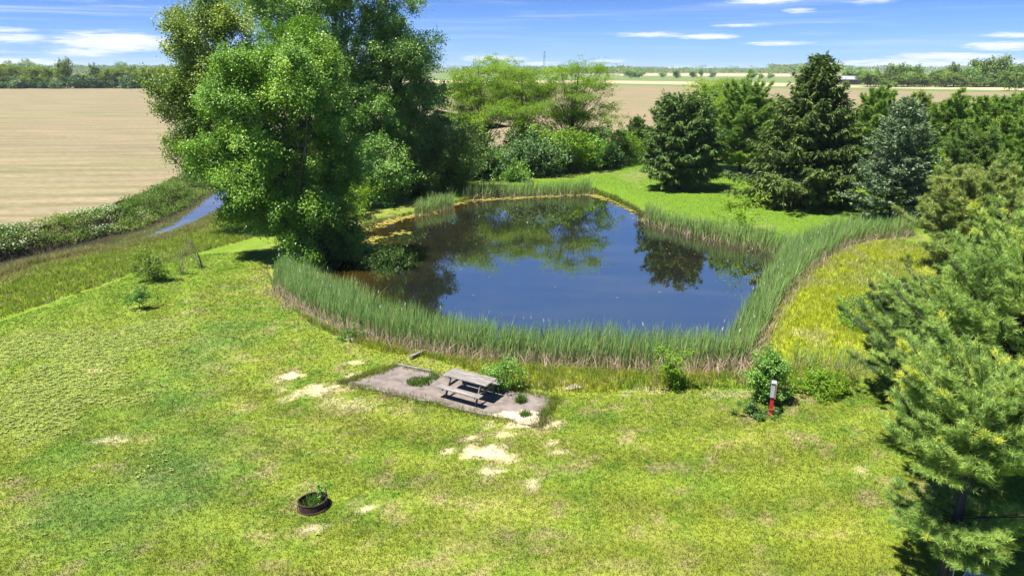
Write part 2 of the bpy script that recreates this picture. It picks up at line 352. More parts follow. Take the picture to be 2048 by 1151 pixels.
def ground_col(x, y, blade=False):
    n1 = fbm(x * .22, y * .22, 5, 4); n2 = fbm(x * .9, y * .9, 9, 4); n3 = fbm(x * 2.7, y * 2.7, 13, 3)
    c = np.zeros(np.shape(x) + (3,)) + np.array([.155, .205, .025])
    c = lerp(c, (.098, .172, .020), sstep(n2 + (n3 - .5) * .9, .46, .64) * .95)
    c = lerp(c, (.235, .240, .062), sstep(n1 * .5 + n3 * .5, .5, .64) * .75)
    c = lerp(c, (.24, .205, .105), sstep(fbm(x * 1.6, y * 1.6, 77, 4), .60, .74) * .75)
    c = lerp(c, (.195, .200, .020), np.clip(gmask(YELW, x, y), 0, 1) * .38)
    pq = sdf(x, y, POND); c = c * (1 + .15 * np.sin(pq * 2.6 + 3.0 * n1) * sstep(pq, 5, 7) * sstep(pq, 24, 14))[..., None]
    c = lerp(c, (.076, .150, .036), np.clip(gmask(BLUEW, x, y) * 1.1, 0, 1) * (.42 + .5 * n2))
    s = sdf(x, y, FARLAWN); c = lerp(c, (.100, .190, .016), sstep(s, 2, -2) * .85)
    c = lerp(c, (.19, .20, .08), sstep(s, 2, -2) * sstep(n1, .55, .7) * .5)
    # bright mown strip left of the trees
    s = sdf(x, y, MEAD_L); k = sstep(s, 9, 0) * (s > 0) * sstep(y, 24, 32); c = lerp(c, (.112, .200, .016), k * .8)
    d, cs = seg_dist(x, y, CREEK); k = sstep(s, .6, -.8) * (cs < 0)
    mc = np.zeros_like(c) + np.array([.165, .235, .020]); mc = lerp(mc, (.235, .215, .085), sstep(d + (n2 - .5) * 4, 6.5, 2.0) * .75); mc = lerp(mc, (.12, .17, .022), sstep(n2, .52, .7) * .6)
    c = c * (1 - k[..., None]) + mc * k[..., None]
    s = sdf(x, y, MEAD_R); mc = np.zeros_like(c) + np.array([.285, .335, .020]); mc = lerp(mc, (.23, .28, .05), sstep(n1 + (n2 - .5) * .5, .45, .62) * .8); mc = lerp(mc, (.36, .33, .15), sstep(n2, .56, .7) * .5)
    k = sstep(s, .6, -.6); c = c * (1 - k[..., None]) + mc * k[..., None]
    s = sdf(x, y, WEED); k = sstep(s, .5, -.4); mc = np.zeros_like(c) + np.array([.235, .275, .022]); mc = lerp(mc, (.155, .235, .022), sstep(n2, .48, .62)); mc = lerp(mc, (.255, .235, .09), sstep(n3, .55, .7) * .6)
    c = c * (1 - k[..., None]) + mc * k[..., None]
    c = lerp(c, (.20, .245, .055), cover_mask(x, y) * .8)
    if not blade:
        c = lerp(c, (.46, .385, .27), bare_mask(x, y))
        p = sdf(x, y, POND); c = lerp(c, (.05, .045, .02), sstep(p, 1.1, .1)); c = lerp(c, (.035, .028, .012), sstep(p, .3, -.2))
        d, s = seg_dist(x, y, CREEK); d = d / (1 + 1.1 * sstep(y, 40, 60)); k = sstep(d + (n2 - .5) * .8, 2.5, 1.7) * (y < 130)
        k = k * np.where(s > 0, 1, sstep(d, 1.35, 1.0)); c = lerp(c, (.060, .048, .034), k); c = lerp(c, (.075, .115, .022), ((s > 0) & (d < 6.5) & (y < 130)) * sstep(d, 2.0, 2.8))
        # the plain
        f = sstep(y, 125, 160); fc = np.zeros_like(c) + np.array([.115, .15, .045]); fc = lerp(fc, (.24, .21, .13), sstep(fbm(x * .004, y * .0016, 51, 2), .48, .52)); fc = lerp(fc, (.10, .15, .045), sstep(fbm(x * .003 + 9, y * .0012, 61, 2), .56, .6))
        c = c * (1 - f[..., None]) + fc * f[..., None]
    return c

m, t = mat_new('meadow_ground'); a = t.n('ShaderNodeAttribute', attribute_name='col'); g = t.n('ShaderNodeNewGeometry').outputs['Position']
nz = t.noise(g, 7, 6, .7); c = t.mix(1.0, a.outputs['Color'], t.mix(t.smooth(nz, .25, .75), (.62, .64, .55), (1.28, 1.22, 1.2)), 'MULTIPLY')
nz2 = t.noise(g, 26, 4, .7); c = t.mix(1.0, c, t.mix(t.smooth(nz2, .3, .7), (.75, .78, .7), (1.15, 1.12, 1.1)), 'MULTIPLY')
b = t.n('ShaderNodeBump'); b.inputs['Strength'].default_value = .6; b.inputs['Distance'].default_value = .06; t.l(nz2, b.inputs['Height'])
out(t, princ(t, c, .95, .1, b.outputs[0])); M['ground'] = m

def geo(a, b, n): return np.sign(a) * np.geomspace(abs(a), abs(b), n)
xs = np.concatenate([geo(-6500, -72, 34)[:-1], np.arange(-72, 62, .33), geo(62, 6500, 34)])
ys = np.concatenate([[-60, -20, 0], np.arange(8, 60, .28), np.arange(60, 128, .5), geo(128, 6500, 44)])
X, Y = np.meshgrid(xs, ys); nx, ny = len(xs), len(ys)
Z = ground_h(X, Y); C = ground_col(X, Y)
i = (np.arange(ny - 1)[:, None] * nx + np.arange(nx - 1)[None]).ravel()
tag(link('ground', mesh('ground', np.stack([X, Y, Z], -1).reshape(-1, 3), [np.stack([i, i + 1, i + nx + 1, i + nx], 1)], M['ground'], col=C.reshape(-1, 3), smooth=True)), kind='structure')

def sheet(name, pts, z, mat, label=None):                     # a flat polygon lying on the plain, finely split
    pts = np.asarray(pts); bm = bmesh.new()
    f = bm.faces.new([bm.verts.new((p[0], p[1], z)) for p in pts]); bmesh.ops.triangulate(bm, faces=[f])
    me = bpy.data.meshes.new(name); bm.to_mesh(me); bm.free(); me.materials.append(mat)
    for p in me.polygons: 
        if p.normal.z < 0: p.flip()
    return tag(link(name, me), label, kind='structure')

# stubble fields
def field_mat(name, c1, c2, c3, rot, sc=1.0):
    m, t = mat_new(name); g = t.n('ShaderNodeNewGeometry').outputs['Position']
    big = t.noise(t.mapv(g, (.012, .03, .02), (0, 0, rot)), 1.0, 5, .6, .8)
    row = t.noise(t.mapv(g, (.06 * sc, 1.3 * sc, 1), (0, 0, rot)), 1.0, 4, .7, .3)
    fine = t.noise(t.mapv(g, (.9, 3.2, 1), (0, 0, rot + .2)), 1.0, 5, .8, .3)
    bnd = t.noise(t.mapv(g, (.045, .30, 1), (0, 0, rot)), 1.0, 6, .68, .6)
    wv = t.n('ShaderNodeTexWave', wave_type='BANDS', bands_direction='Y'); t.l(t.mapv(g, (.35, 1, 1), (0, 0, rot)), wv.inputs['Vector']); wv.inputs['Scale'].default_value = .07; wv.inputs['Distortion'].default_value = 7; wv.inputs['Detail'].default_value = 3; wv.inputs['Detail Scale'].default_value = .25
    spk = t.noise(t.mapv(g, (.7, 5.5, 1), (0, 0, rot)), .6, 4, .75, .5)
    c = t.mix(t.smooth(big, .38, .62), c1, c2); c = t.mix(t.m('MULTIPLY', t.smooth(row, .35, .65), .45), c, c3)
    c = t.mix(1.0, c, t.mix(t.smooth(fine, .25, .75), (.68, .66, .63), (1.26, 1.26, 1.26)), 'MULTIPLY')
    c = t.mix(1.0, c, t.mix(wv.outputs[1], (.92, .94, .90), (1.06, 1.05, 1.06)), 'MULTIPLY')
    c = t.mix(1.0, c, t.mix(t.smooth(bnd, .34, .66), (.80, .86, .78), (1.17, 1.13, 1.14)), 'MULTIPLY')
    c = t.mix(t.m('MULTIPLY', t.smooth(spk, .60, .72), .6), c, (.36, .30, .21))
    bb = t.n('ShaderNodeBump'); bb.inputs['Strength'].default_value = .5; bb.inputs['Distance'].default_value = .08; t.l(fine, bb.inputs['Height'])
    out(t, princ(t, c, .95, .1, bb.outputs[0])); return m
M['field'] = field_mat('stubble_field', (.171, .137, .085), (.160, .145, .076), (.203, .168, .112), -.38)
M['field2'] = field_mat('stubble_field_east', (.178, .138, .082), (.165, .142, .078), (.215, .175, .112), .05, .5)
M['straw'] = field_mat('straw_strip', (.36, .26, .165), (.34, .26, .165), (.40, .31, .21), .05, .4)
M['crop'] = field_mat('young_crop', (.10, .145, .045), (.11, .15, .048), (.125, .155, .058), .05, .4)
off = []
cd = np.gradient(CREEK, axis=0); cd = nrm(cd)
for q, dd in zip(CREEK, cd): off.append(q + np.array([-dd[1], dd[0]]) * (4.6 + 1.1 * math.sin(q[0])))
off = [o for o in off if o[1] < 118]
near_edge = []
for k in range(len(off) - 1):
    for s in np.linspace(0, 1, 6, endpoint=False):
        q = off[k] * (1 - s) + off[k + 1] * s; near_edge.append(q + (R.random(2) - .5) * .6)
hl = [G(690, 177), G(330, 177), G(-60, 175), G(-700, 174)]
sheet('field', near_edge + [np.array((-20, 118.)), np.array((0, 150.))] + hl + [np.array((-330., 60.)), np.array((-150., 40.))], .03, M['field'])
sheet('field', [G(820, 296), G(1100, 292), G(1330, 292), G(1500, 300), G(1760, 300), G(2200, 300), G(2600, 190), G(2048, 186), G(1850, 183), G(1500, 176), G(1240, 171), G(900, 178)], .03, M['field2'])
sheet('crop_strip', [G(1240, 171), G(1500, 176), G(1850, 183), G(2048, 186), G(2600, 190), G(2600, 185), G(2048, 181), G(1850, 178), G(1500, 171.5), G(1240, 167), G(800, 166), G(800, 171)], .034, M['crop'])
sheet('straw_strip', [G(1240, 167), G(1500, 171.5), G(1850, 178), G(2048, 181), G(2048, 176), G(1840, 173), G(1690, 171), G(1620, 167), G(1500, 165), G(1240, 161.5), G(800, 161), G(800, 166)], .038, M['straw'])
sheet('crop_field', [G(800, 160.5), G(1240, 161), G(1500, 164.5), G(1620, 166), G(1750, 162), G(1750, 155), G(1200, 152), G(800, 152)], .042, M['crop'])
sheet('field', [G(-400, 165), G(330, 165), G(800, 160), G(800, 156), G(330, 151), G(-400, 151)], .046, M['field2'])
sheet('straw_strip', [G(1240, 151.5), G(1750, 152), G(1750, 148), G(1240, 147)], .05, M['straw'])

# ------------------------------------------------------------------ water
m, t = mat_new('pond_water'); g = t.n('ShaderNodeNewGeometry').outputs['Position']
rip = t.noise(t.mapv(g, (1, 1.6, 1)), .9, 3, .5); b = t.n('ShaderNodeBump'); b.inputs['Strength'].default_value = .018; b.inputs['Distance'].default_value = .12; t.l(rip, b.inputs['Height'])
murk = t.noise(t.mapv(g, (.16, .3, 1)), 1.0, 4, .6); a = t.n('ShaderNodeAttribute', attribute_name='col')
c = t.mix(t.smooth(murk, .4, .65), a.outputs['Color'], t.mix(1.0, a.outputs['Color'], (1.7, 1.5, 1.0), 'MULTIPLY'))
df = t.n('ShaderNodeBsdfDiffuse'); t.l(c, df.inputs[0]); gl = t.n('ShaderNodeBsdfGlossy'); gl.inputs['Roughness'].default_value = .012; t.l(b.outputs[0], gl.inputs['Normal'])
fr = t.n('ShaderNodeFresnel'); fr.inputs[0].default_value = 1.6; t.l(b.outputs[0], fr.inputs['Normal'])
mx = t.n('ShaderNodeMixShader'); t.l(t.m('ADD', t.m('MULTIPLY', fr.outputs[0], .85), .30), mx.inputs[0]); t.l(df.outputs[0], mx.inputs[1]); t.l(gl.outputs[0], mx.inputs[2]); out(t, mx.outputs[0]); M['water'] = m
def water(name, x0, x1, y0, y1, st, z, keep, colf):
    xs = np.arange(x0, x1, st); ys = np.arange(y0, y1, st); X, Y = np.meshgrid(xs, ys); n = len(xs)
    i = (np.arange(len(ys) - 1)[:, None] * n + np.arange(n - 1)[None]).ravel(); k = keep(X, Y).ravel()
    q = np.stack([i, i + 1, i + n + 1, i + n], 1); q = q[k[q].any(1)]; u, inv = np.unique(q, return_inverse=True)
    V = np.stack([X, Y, X * 0 + z], -1).reshape(-1, 3)[u]
    return tag(link(name, mesh(name, V, [inv.reshape(-1, 4)], M['water'], col=colf(V[:, 0], V[:, 1]))), kind='structure')
def pondcol(x, y):
    p = -sdf(x, y, POND); c = np.zeros((len(x), 3)) + np.array([.011, .012, .009])
    amb = sstep(p, 4.5, .5) * sstep(x, 2, -8) * .9 + sstep(p, 1.5, 0) * .5
    return lerp(c, (.030, .020, .004), np.clip(amb, 0, 1))
water('pond_water', POND[:, 0].min() - 1, POND[:, 0].max() + 1, POND[:, 1].min() - 1, POND[:, 1].max() + 1, .5, WZ, lambda x, y: sdf(x, y, POND) < .7, pondcol)
water('creek_water', CREEK[:, 0].min() - 2, CREEK[:, 0].max() + 2, CREEK[:, 1].min() - 2, min(118, CREEK[:, 1].max() + 2), .4, CZ, lambda x, y: seg_dist(x, y, CREEK)[0] < .85 + 1.2 * sstep(y, 42, 58), lambda x, y: np.zeros((len(x), 3)) + np.array([.05, .045, .03]))

# yellow scum along the shore
m, t = mat_new('yellow_algae'); out(t, princ(t, t.mix(t.noise(t.n('ShaderNodeNewGeometry').outputs['Position'], 6, 4), (.16, .135, .014), (.25, .22, .05)), .8, .2)); M['algae'] = m
pp = []
dq = np.roll(POND, -1, 0) - POND
def scum(px0, px1, wid, n):
    """scatter floating flakes between two shoreline pixels"""
    a = G(*px0, WZ); b_ = G(*px1, WZ)
    for _ in range(n):
        s = R.random(); q = a * (1 - s) + b_ * s + R.normal(size=2) * wid; pp.append(q)
for p0, p1, wd, n in [((1190, 388), (1225, 398), .5, 420), ((1225, 399), (1285, 428), .35, 260), ((1285, 437), (1540, 496), .3, 420), ((930, 401), (1185, 388), .35, 420), ((820, 431), (870, 420), .4, 330),
                      ((870, 420), (930, 402), .3, 160), ((715, 465), (820, 431), .4, 340), ((720, 482), (760, 474), .45, 110), ((790, 468), (812, 464), .35, 45), ((715, 505), (745, 490), .55, 150), ((705, 520), (735, 505), .4, 70)]:
    scum(p0, p1, wd, n)
pp = np.array(pp); pp = pp[sdf(pp[:, 0], pp[:, 1], POND) < .25]
V = []; F = []
nsh = len(pp); sp_ = np.concatenate([G(1300, 450, WZ) + (G(1500, 540, WZ) - G(1300, 450, WZ)) * R.random((34, 1)) + R.normal(size=(34, 2)) * 2.2, G(900, 590, WZ) + (G(1350, 560, WZ) - G(900, 590, WZ)) * R.random((16, 1)) + R.normal(size=(16, 2)) * 2.5]); pp = np.concatenate([pp, sp_[sdf(sp_[:, 0], sp_[:, 1], POND) < -.3]])
for iq, q in enumerate(pp):
    k = 6; r = .04 + .13 * R.random() ** 2; r = r if iq < nsh else r * .35; th = np.linspace(0, 2 * np.pi, k, endpoint=False); rr = r * R.uniform(.5, 1.2, k)
    V.append(np.stack([q[0] + 1.5 * rr * np.cos(th), q[1] + rr * np.sin(th), np.full(k, WZ + .004 + .010 * R.random())], 1))
V = np.concatenate(V); tag(link('algae', mesh('algae', V, [np.arange(len(V)).reshape(-1, 6)], M['algae'])), 'yellow algae scum floating along the pond shoreline', kind='stuff')

# ------------------------------------------------------------------ concrete slab, table, fire ring, post, timber
SL = [G(683, 766), G(795, 731), G(1110, 797), G(1072, 851)]
m, t = mat_new('stained_concrete'); g = t.n('ShaderNodeNewGeometry').outputs['Position']
n = t.noise(g, 1.1, 5, .6, .5); n2 = t.noise(g, 3.5, 6, .6); c = t.mix(t.smooth(n, .35, .65), (.105, .086, .073), (.165, .138, .118)); c = t.mix(t.smooth(n2, .45, .8), c, (.205, .178, .155))
e0 = G(1060, 835); sep = t.n('ShaderNodeSeparateXYZ'); t.l(g, sep.inputs[0])
d = t.m('ADD', t.m('POWER', t.m('SUBTRACT', sep.outputs[0], float(e0[0]) - .5), 2.0), t.m('MULTIPLY', t.m('POWER', t.m('SUBTRACT', sep.outputs[1], float(e0[1]) - .15), 2.0), 3.2))
sm = t.smooth(t.m('ADD', d, t.m('MULTIPLY', t.m('SUBTRACT', t.noise(g, 2.2, 5, .65), .5), 6.0)), 1.7, .5); c = t.mix(sm, c, (.42, .345, .25))
b = t.n('ShaderNodeBump'); b.inputs['Strength'].default_value = .25; b.inputs['Distance'].default_value = .02; t.l(n2, b.inputs['Height']); out(t, princ(t, c, .9, .2, b.outputs[0])); M['slab'] = m
edge = []
for k in range(4):
    for s in np.linspace(0, 1, 14, endpoint=False): edge.append(SL[k] * (1 - s) + SL[(k + 1) % 4] * s + R.normal(size=2) * .075)
SLZ = max(H1(*p) for p in SL) + .012
bm = bmesh.new(); f = bm.faces.new([bm.verts.new((p[0], p[1], SLZ)) for p in edge]); r_ = bmesh.ops.extrude_face_region(bm, geom=[f])
for v in r_['geom']:
    if isinstance(v, bmesh.types.BMVert): v.co.z -= .3
bmesh.ops.recalc_face_normals(bm, faces=bm.faces); me = bpy.data.meshes.new('concrete_slab'); bm.to_mesh(me); bm.free(); me.materials.append(M['slab'])
tag(link('concrete_slab', me), 'stained grey concrete pad lying in the lawn under the picnic table', 'concrete pad')

class Boxes:
    def __init__(s): s.bm = bmesh.new()
    def box(s, c, size, rx=0, ry=0, rz=0, bev=.006, taper=None):
        from mathutils import Matrix, Euler
        r = bmesh.ops.create_cube(s.bm, size=1.0); vs = r['verts']
        mt = Matrix.Translation(c) @ Euler((rx, ry, rz)).to_matrix().to_4x4()
        for v in vs:
            v.co = Vector((v.co.x * size[0], v.co.y * size[1], v.co.z * size[2]))
            if taper and v.co.z > 0: v.co.x *= taper; v.co.y *= taper
        if bev:
            es = list({e for v in vs for e in v.link_edges}); q = bmesh.ops.bevel(s.bm, geom=es, offset=bev, segments=1, affect='EDGES'); vs = list({v for f in q['faces'] for v in f.verts} | {v for v in vs if v.is_valid})
        for v in vs: v.co = mt @ v.co
    def bar(s, a, b, wd, th, bev=.005):                       # board from a to b
        a = Vector(a); b = Vector(b); d = b - a; q = d.to_track_quat('Z', 'Y')
        r = bmesh.ops.create_cube(s.bm, size=1.0); vs = r['verts']
        for v in vs: v.co = Vector((v.co.x * wd, v.co.y * th, v.co.z * d.length))
        es = list({e for v in vs for e in v.link_edges}); k = bmesh.ops.bevel(s.bm, geom=es, offset=bev, segments=1, affect='EDGES')
        vs = list({v for f in k['faces'] for v in f.verts})
        for v in vs: v.co = q @ v.co + (a + b) / 2
    def build(s, name, mat, parent=None):
        bmesh.ops.recalc_face_normals(s.bm, faces=s.bm.faces); me = bpy.data.meshes.new(name); s.bm.to_mesh(me); s.bm.free(); me.materials.append(mat); return link(name, me, parent)

TC = [G(886, 748, .76 + SLZ), G(910, 736, .76 + SLZ), G(993, 757, .76 + SLZ), G(970, 770, .76 + SLZ)]
tcen = sum(TC) / 4; tdir = (TC[3] - TC[0]) + (TC[2] - TC[1]); trz = math.atan2(tdir[1], tdir[0])
tb = empty('picnic_table', (tcen[0], tcen[1], SLZ), 'weathered grey wooden picnic table standing on the concrete pad', 'picnic table', None, trz)
b = Boxes()
for k in range(5): b.box((random.uniform(-.012, .012), (k - 2) * .147, .745), (1.90, .140, .038))
b.build('tabletop', M['weather'], tb)
for s in (-1, 1):
    b = Boxes()
    for k in range(2): b.box((random.uniform(-.015, .015), s * (.60 + k * .147), .445), (1.90, .140, .038))
    b.build('bench', M['weather'], tb)
    for e in (-1, 1):
        b = Boxes(); b.bar((e * .66, s * .24, .715), (e * .66, s * .62, .02), .04, .09); b.build('leg', M['weather_dark'], tb)
for e in (-1, 1):
    b = Boxes(); b.box((e * .705, 0, .38), (.04, 1.5, .09)); b.build('bench_support', M['weather_dark'], tb)
    b = Boxes(); b.box((e * .705, 0, .70), (.04, .70, .045)); b.bar((e * .66, 0, .40), (e * .18, 0, .72), .07, .04); b.build('brace', M['weather_dark'], tb)

# timber edging along the slab's far side and a loose board
b = Boxes(); p0 = GT(793, 733); p1 = GT(862, 748); b.bar((p0[0], p0[1] + .12, SLZ + .02), (p1[0], p1[1] + .12, SLZ + .02), .09, .10)
tag(b.build('edging_timber', M['weather']), 'pale edging timber along the far edge of the concrete pad', 'timber')
b = Boxes(); p0 = GT(822, 718); p1 = GT(850, 706); b.bar((p0[0], p0[1], p0[2] + .1), (p1[0], p1[1], p1[2] + .12), .14, .12)
tag(b.build('loose_board', M['weather']), 'short grey board lying in the tall grass behind the concrete pad', 'board')

# fire ring
fr0 = GT(622, 1024); FR = np.array([fr0[0], fr0[1] + .28, fr0[2]]); rg = empty('fire_ring', FR, 'rusty steel fire ring full of weeds on the open lawn', 'fire ring')
n = 40; th = np.linspace(0, 2 * np.pi, n, endpoint=False); ro = .40; prof = [(ro, -.02), (ro, .20), (ro + .012, .215), (ro + .012, .232), (ro - .022, .235), (ro - .026, .22), (ro - .018, .20), (ro - .018, -.02)]
V = np.concatenate([np.stack([r * np.cos(th), r * np.sin(th), np.full(n, z) + .012 * np.sin(th * 2 + r)], 1) for r, z in prof]); k = len(prof)
i = np.arange(k - 1)[:, None] * n; j = np.arange(n)[None]; F = np.stack([i + j, i + (j + 1) % n, i + n + (j + 1) % n, i + n + j], -1).reshape(-1, 4)
link('ring_wall', mesh('ring_wall', V, [F], M['rust'], smooth=False), rg)
rb = Tubes(); rb.add(np.stack([(ro + .03) * np.cos(np.append(th, 0)), (ro + .03) * np.sin(np.append(th, 0)), np.full(n + 1, .015)], 1), .018, 6); link('base_rim', rb.mesh('base_rim', M['rust']), rg)
rb = Tubes(); rb.add([(ro * .93, .08, .2), (ro * .93, .08, .46), (ro * .88, .1, .5)], .010, 5); link('grate_pin', rb.mesh('grate_pin', M['rust']), rg)
rg.rotation_euler = (math.radians(-3), math.radians(-4), 0)

# red post with a slanted grey box
ps = GT(1541, 829); po = empty('box_post', ps, 'red post carrying a slanted grey metal box, in front of the leafy bush', 'post', None, -.35)
b = Boxes(); b.box((0, 0, .42), (.13, .10, .86), bev=.008); b.build('post', M['redpaint'], po)
b = Boxes(); b.box((.075, .03, .93), (.05, .24, .56), bev=.006); b.box((-.02, .06, .95), (.12, .14, .48), bev=.006); b.build('box_body', M['cedarwood'], po)
b = Boxes(); b.box((-.025, -.045, .95), (.135, .022, .52), rx=-.13, rz=0, bev=.004); b.build('front_panel', M['galv'], po)
b = Boxes(); b.box((-.005, .05, 1.222), (.17, .22, .022), rx=.10, bev=.004); b.build('lid', M['galv'], po)

# tubular stand behind the near pine trunk
fs = G(1942, 1196); st_ = empty('metal_stand', (fs[0], fs[1], H1(*fs)), 'pale grey tubular metal stand with round pan under the nearest pine', 'metal stand', None, .2)
th = np.linspace(0, 2 * np.pi, 25)
q = Tubes(); q.add(np.stack([.21 * np.cos(th), .21 * np.sin(th), np.full(25, .62)], 1), .014, 6); link('ring', q.mesh('ring', M['tubing']), st_)
rr = [0.0, .12, .185, .205]; zz = [.56, .565, .585, .615]; V = np.concatenate([np.stack([r * np.cos(th[:-1]), r * np.sin(th[:-1]), np.full(24, z)], 1) for r, z in zip(rr, zz)])
i = np.arange(3)[:, None] * 24; j = np.arange(24)[None]; link('pan', mesh('pan', V, [np.stack([i + j, i + (j + 1) % 24, i + 24 + (j + 1) % 24, i + 24 + j], -1).reshape(-1, 4)], M['tubing'], smooth=True), st_)
for k in range(4):
    a_ = k * math.pi / 2 - .9; q = Tubes(); q.add([(.20 * math.cos(a_), .20 * math.sin(a_), .63), (.26 * math.cos(a_), .26 * math.sin(a_), .3), (.34 * math.cos(a_), .34 * math.sin(a_), 0)], .013, 6); link('leg', q.mesh('leg', M['tubing']), st_)
q = Tubes(); q.add([(-.50, .12, .0), (-.50, .12, .78), (-.46, .05, .84), (-.36, -.02, .82)], .013, 6); q.add([(-.50, .12, .78), (-.56, .25, .92)], .011, 6); link('side_bar', q.mesh('side_bar', M['tubing']), st_)

# flat stones
for px, py, lab in ((1150, 775, 'flat pale stone half sunk in the grass right of the concrete pad'), (703, 680, 'small pale stone in the grass at the left end of the reeds')):
    g0 = GT(px, py); bm = bmesh.new(); bmesh.ops.create_icosphere(bm, subdivisions=3, radius=1)
    for v in bm.verts: 
        k = .8 + .5 * float(vn(v.co.x * 2 + px, v.co.y * 2 + v.co.z, 5)); v.co = Vector((v.co.x * .33 * k, v.co.y * .2 * k, v.co.z * .08 * k))
    me = bpy.data.meshes.new('stone'); bm.to_mesh(me); bm.free(); me.materials.append(M['stone']); o = link('stone', me); o.location = g0 + np.array([0, 0, .03]); o.rotation_euler.z = .4; tag(o, lab, 'stone')

# ------------------------------------------------------------------ plants
def crown_leaves(lobes, nclump, per, cr, L, flat=1.0, inner=.45, up=.8, vshift=0.0, aspect=.75, sub=22.0, tight=1.0, fill=.2):
    """lobes: (k,6) ellipsoids; returns leaf arrays and clump centres"""
    lobes = np.asarray(lobes); vol = lobes[:, 3] * lobes[:, 4] * lobes[:, 5]; pr = vol ** .75; pr /= pr.sum()
    ns = max(3, int(nclump / sub)); li = R.choice(len(lobes), ns, p=pr); d0 = rdir(ns); rad = inner + (1.08 - inner) * R.random(ns) ** .5
    C0 = lobes[li, :3] + d0 * rad[:, None] * lobes[li, 3:]; si = R.integers(0, ns, nclump)
    sp = cr * tight * np.sqrt(sub / 6.0); C = C0[si] + R.normal(size=(nclump, 3)) * sp * np.array([.8, .8, .62 * max(flat, .45)]) + (d0[si] * .8 + np.array([0, 0, .4])) * sp * R.random((nclump, 1)) * (1 if flat > .6 else .4)
    fi = R.random(nclump) < fill; nf = int(fi.sum()); lf_ = R.choice(len(lobes), nf, p=pr); C[fi] = lobes[lf_, :3] + rdir(nf) * (.78 * R.random((nf, 1)) ** .5) * lobes[lf_, 3:]
    d = nrm(d0[si] + rdir(nclump) * .5); sv = R.normal(size=ns) * .10
    k = R.poisson(per * R.uniform(.5, 1.5, nclump)); ci = np.repeat(np.arange(nclump), k); n = len(ci)
    crr = cr * R.uniform(.65, 1.35, nclump)
    Pp = C[ci] + R.normal(size=(n, 3)) * (crr[ci, None] * np.array([.6, .6, .6 * flat]))
    o = nrm(d[ci] + np.array([0, 0, up]) + R.normal(size=(n, 3)) * .75); D = nrm(np.cross(o, rdir(n)) + np.array([0, 0, -.25]))
    cv = R.normal(size=nclump) * .10 + sv[si]; var = np.clip(.48 + vshift + cv[ci] + R.normal(size=n) * .11, 0, 1)
    return Pp, D, o, L * R.uniform(.7, 1.3, n), var, C, d
def limbs(tb_, base, C, top, r0, nl, sag=.15, start=(.25, .75), k=5):
    """trunk and curved limbs reaching into the crown"""
    base = np.asarray(base, float); top = np.asarray(top, float); s = np.linspace(0, 1, 8)[:, None]
    tr = base + (top - base) * s + np.sin(s * 3.1 * np.array([[1.0, 1.3, 0]])) * np.array([[.25, .2, 0]]) * (r0 / .3)
    rad = r0 * (1 - .88 * s[:, 0]); rad[0] *= 1.35; tr[0, 2] -= .2; tb_.add(tr, rad, 8)
    idx = R.permutation(len(C))[:nl]
    for q in idx:
        c = C[q]; f = np.clip((c[2] - base[2]) / max(.1, top[2] - base[2]) * R.uniform(start[0] + .2, start[1] + .1), .08, .92)
        a = base + (top - base) * f; ln = np.linalg.norm(c - a); mid = a * .5 + c * .5 + np.array([0, 0, ln * sag]) + R.normal(size=3) * ln * .07
        u = np.linspace(0, 1, 5)[:, None]; pts = a * (1 - u) ** 2 + 2 * mid * u * (1 - u) + c * u ** 2
        rr = r0 * (1 - .8 * f) * .42 * (.5 + .5 * R.random()); tb_.add(pts, np.linspace(rr, max(.008, rr * .18), 5), k)
def pxlobes(L, Y, dy=0.0, dk=1.0):
    o = []
    for q in L:
        px, py, rx, ry = q[:4]; yy = Y + (q[4] if len(q) > 4 else R.uniform(-1, 1) * dy)
        c = P(px, py, yy); rw = abs(P(px + rx, py, yy)[0] - c[0]); rh = abs(P(px, py - ry, yy)[2] - c[2]); o.append((*c, rw, (rw + rh) / 2 * dk, rh))
    return np.array(o)
def broadleaf(name, label, cat, basepx, lobes, mat, bark, ncl, per, cr, leaf, r0, top=None, nl=60, group=None, flat=1.0, inner=.45, up=.8, aspect=.75, sag=.12, base=None, start=(.25, .75), vshift=0.0, tight=1.25, sub=22.0):
    b0 = np.array(base if base is not None else GT(*basepx)); root = empty(name, b0, label, cat, group)
    lobes = np.array(lobes) - np.array([*b0, 0, 0, 0])
    Pp, D, N, L, var, C, d = crown_leaves(lobes, ncl, per, cr, leaf, flat, inner, up, vshift, tight=tight, sub=sub)
    Pp[:, 2] = np.maximum(Pp[:, 2], .08)
    if top is None:
        k = np.argmax(lobes[:, 2]); top = np.array([lobes[:, 0].mean() * .6 + lobes[k, 0] * .3, lobes[:, 1].mean() * .7, lobes[k, 2] + lobes[k, 5] * .4])
    tb_ = Tubes(); limbs(tb_, (0, 0, 0), C, top, r0, nl, sag, start)
    link('trunk', tb_.mesh('trunk', bark), root); link('crown', leaf_mesh('crown', Pp, D, N, L, L * aspect, var, mat), root)
    return root

